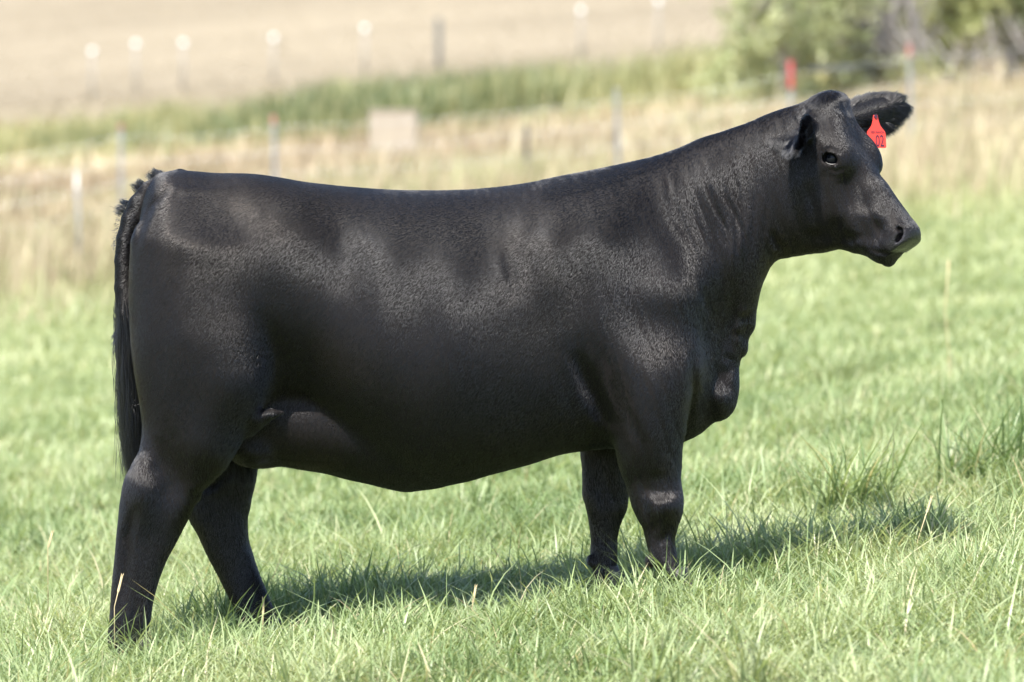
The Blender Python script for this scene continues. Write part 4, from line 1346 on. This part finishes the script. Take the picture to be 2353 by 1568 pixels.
POSTS = [(2476, 60, 0, -.01), (2098, 103, .12, -.03), (1822, 141, .28, -.02), (1424, 203, 0, -.03), (1214, 288, 0, -.02), (637, 266, .09, -.03), (278, 286, .05, 0), (-120, 350, .06, 0.02)]
tops = [t_post(p[0], p[1], p[2], p[3], FY, p[0] == 1214) for p in POSTS]
run = [t for t, p in zip(tops, POSTS) if p[0] != 1214]
for dz in (-.12, -.36, -.60, -.84):
    pts = []
    for a, b in zip(run[:-1], run[1:]):
        for k in range(6):
            t = k / 6
            q = a.lerp(b, t); pts.append((q.x - root_x, q.y - FY - .02, q.z + dz - .05 * 4 * t * (1 - t) - root_z))
    pts.append((run[-1].x - root_x, -.02, run[-1].z + dz - root_z))
    V, F = tube_verts(pts, .0022, 5)
    mesh_obj('wire', V, F, M_WIRE, fence)
hp = [W(1850, 160, FY - .06), W(1900, 159, FY - .06), W(1950, 155, FY - .06), W(2006, 149, FY - .06)]
V, F = tube_verts([(p[0] - root_x, p[1] - FY, p[2] - root_z) for p in hp], .022, 8)
mesh_obj('pipe', V, F, M_DARK, fence)

# white topped rod nearer than the fence, at the left
x, y, z = W(176, 402, 25.0)
zg = float(ground(x, y)) - .1
rod = empty('fence_rod', (x, y, zg), 'thin rod with a white cap standing in the dry grass behind the tail', 'fence post')
V, F = tube_verts([(0, 0, 0), (.02, 0, (z - zg) * .5), (.0, 0, z - zg)], .012, 8); mesh_obj('rod', V, F, M_STEEL, rod)
V, F = merge(box_verts(-.013, .013, -.013, .013, z - zg - .12, z - zg), box_verts(-.010, .010, -.010, .010, z - zg + .002, z - zg + .03)); mesh_obj('cap', V, F, M_WHITE, rod, False)

# far posts on the hillside
def far_post(vx, vtop, y, label, white=True):
    x, _, z = (float(q) for q in unproj(vx, vtop, y))
    zg = float(ground(x, y)) - .2
    h = z - zg
    r = empty('hill_post', (x, y, zg), label, 'fence post', 'posts in a row across the dry hillside')
    if white:
        V, F = tube_verts([(0, 0, 0), (0, 0, h * .5), (0, 0, h)], [.042, .040, .036], 8)
        mesh_obj('stake', V, F, M_WOOD, r)
        n = 12; V, F = [], []
        for rr, zz in ((.040, -.10), (.060, -.09), (.070, 0), (.060, .05), (.036, .07), (.002, .075)):
            for k in range(n): V.append((rr * math.cos(2 * math.pi * k / n), rr * math.sin(2 * math.pi * k / n), h + zz))
        for j in range(5):
            for k in range(n): F.append((j * n + k, j * n + (k + 1) % n, (j + 1) * n + (k + 1) % n, (j + 1) * n + k))
        mesh_obj('cap', V, F, M_WHITE, r)
    else:
        V, F = tube_verts([(0, 0, 0), (0.02, 0, h * .4), (0.01, 0, h - .03), (0.01, 0, h)], [.085, .08, .075, .06], 10)
        mesh_obj('stake', V, F, M_DARKWOOD, r)
M_DARKWOOD = simple_mat('dark_wood', (0.10, 0.105, 0.10), 0.85, 0, .3, 14, .004)
for vx, vt, yy, lab in ((212, 118, 96, 'white capped stake at the far left of the hillside row'), (312, 101, 97, 'white capped stake second from the left, on the bluish cap'),
                    (421, 99, 98, 'white capped stake third from the left above the heifer\'s rump'), (629, 87, 98, 'white capped stake above the red topped fence post'),
                    (838, 66, 99, 'white capped stake just left of the plain dark post'), (1335, 24, 99, 'white capped stake right of the plain dark post, in open dry grass'),
                    (1513, 3, 99, 'white capped stake at the top edge nearest the willow bushes')):
    far_post(vx, vt, yy, lab.replace(', on the bluish cap', ', close to its left neighbour'))
far_post(1007, 42, 99, 'plain dark wooden post without a cap on the dry hillside', False)

# concrete box at the ditch
y = 37.0
x0, _, zt = W(848, 258, y); x1, _, _ = W(958, 258, y)
zg = float(ground((x0 + x1) / 2, y)) - .1
V, F = merge(box_verts(x0, x1, y, y + .12, zg, zt), box_verts(x0, x0 + .11, y + .122, y + .7, zg, zt - .01), box_verts(x1 - .11, x1, y + .122, y + .7, zg, zt - .01),
             box_verts(x0 - .012, x1 + .012, y - .012, y + .13, zt + .002, zt + .03))
o = mesh_obj('concrete_box', np.array(V) - np.array([x0, y, zg]), F, M_CONC, None, False); o.location = (x0, y, zg)
bv = o.modifiers.new('bevel', 'BEVEL'); bv.width = .015; bv.segments = 2
tag(o, 'pale square concrete headgate box half hidden in the grass beyond the fence', 'concrete box')

# single dry stalks in the pasture
M_STALK = simple_mat('pale_stalk', (0.52, 0.42, 0.24), 0.6, 0, .2, 40)
def stalk(path, y, label, head=True, r=.0012):
    P = [Vector(W(px, py, y)) for px, py in path]
    g = Vector((P[0].x, y, float(ground(P[0].x, y)) - .02))
    root = empty('grass_stalk', g, label, 'grass stalk', 'dry stalks among the green grass')
    pts = [Vector((0, 0, 0))] + [p - g for p in P]
    V, F = tube_verts(pts, [r * 1.3] + [r] * len(P), 6)
    mesh_obj('stem', V, F, M_STALK, root)
    if head:
        a, b = pts[-2], pts[-1]
        d = (b - a).normalized(); vs_, fs = [], []
        q = []
        for k in range(16):
            c = b - d * (.045 - .003 * k)
            for sgn in (-1, 1):
                side = Vector((sgn * .0022, .001 * (k % 2), 0))
                q.append(tube_verts([c, c + side + d * .004, c + side * 1.4 + d * .009], [.0004, .0011, .0002], 5))
        V, F = merge(*q); mesh_obj('seed_head', V, F, M_STALK, root)
stalk([(263, 1395), (280, 1325)], -.27, 'dry seed stalk standing against the near hind leg')
stalk([(604, 1440), (605, 1378)], -.02, 'short pale seed stalk in front of the far hind hoof')
stalk([(1085, 1395), (1093, 1350)], -.1, 'short pale seed stalk below the middle of the belly')
stalk([(2108, 1245), (2140, 1145)], .15, 'long leaning dry stalk to the right of the dark grass clump')
stalk([(2185, 860), (2172, 720), (2180, 600)], 6.0, 'tall dry stalk in the soft green grass under the muzzle', True, .002)
stalk([(110, 1260), (120, 1225)], .6, 'dry seed stalk near the left edge of the view')
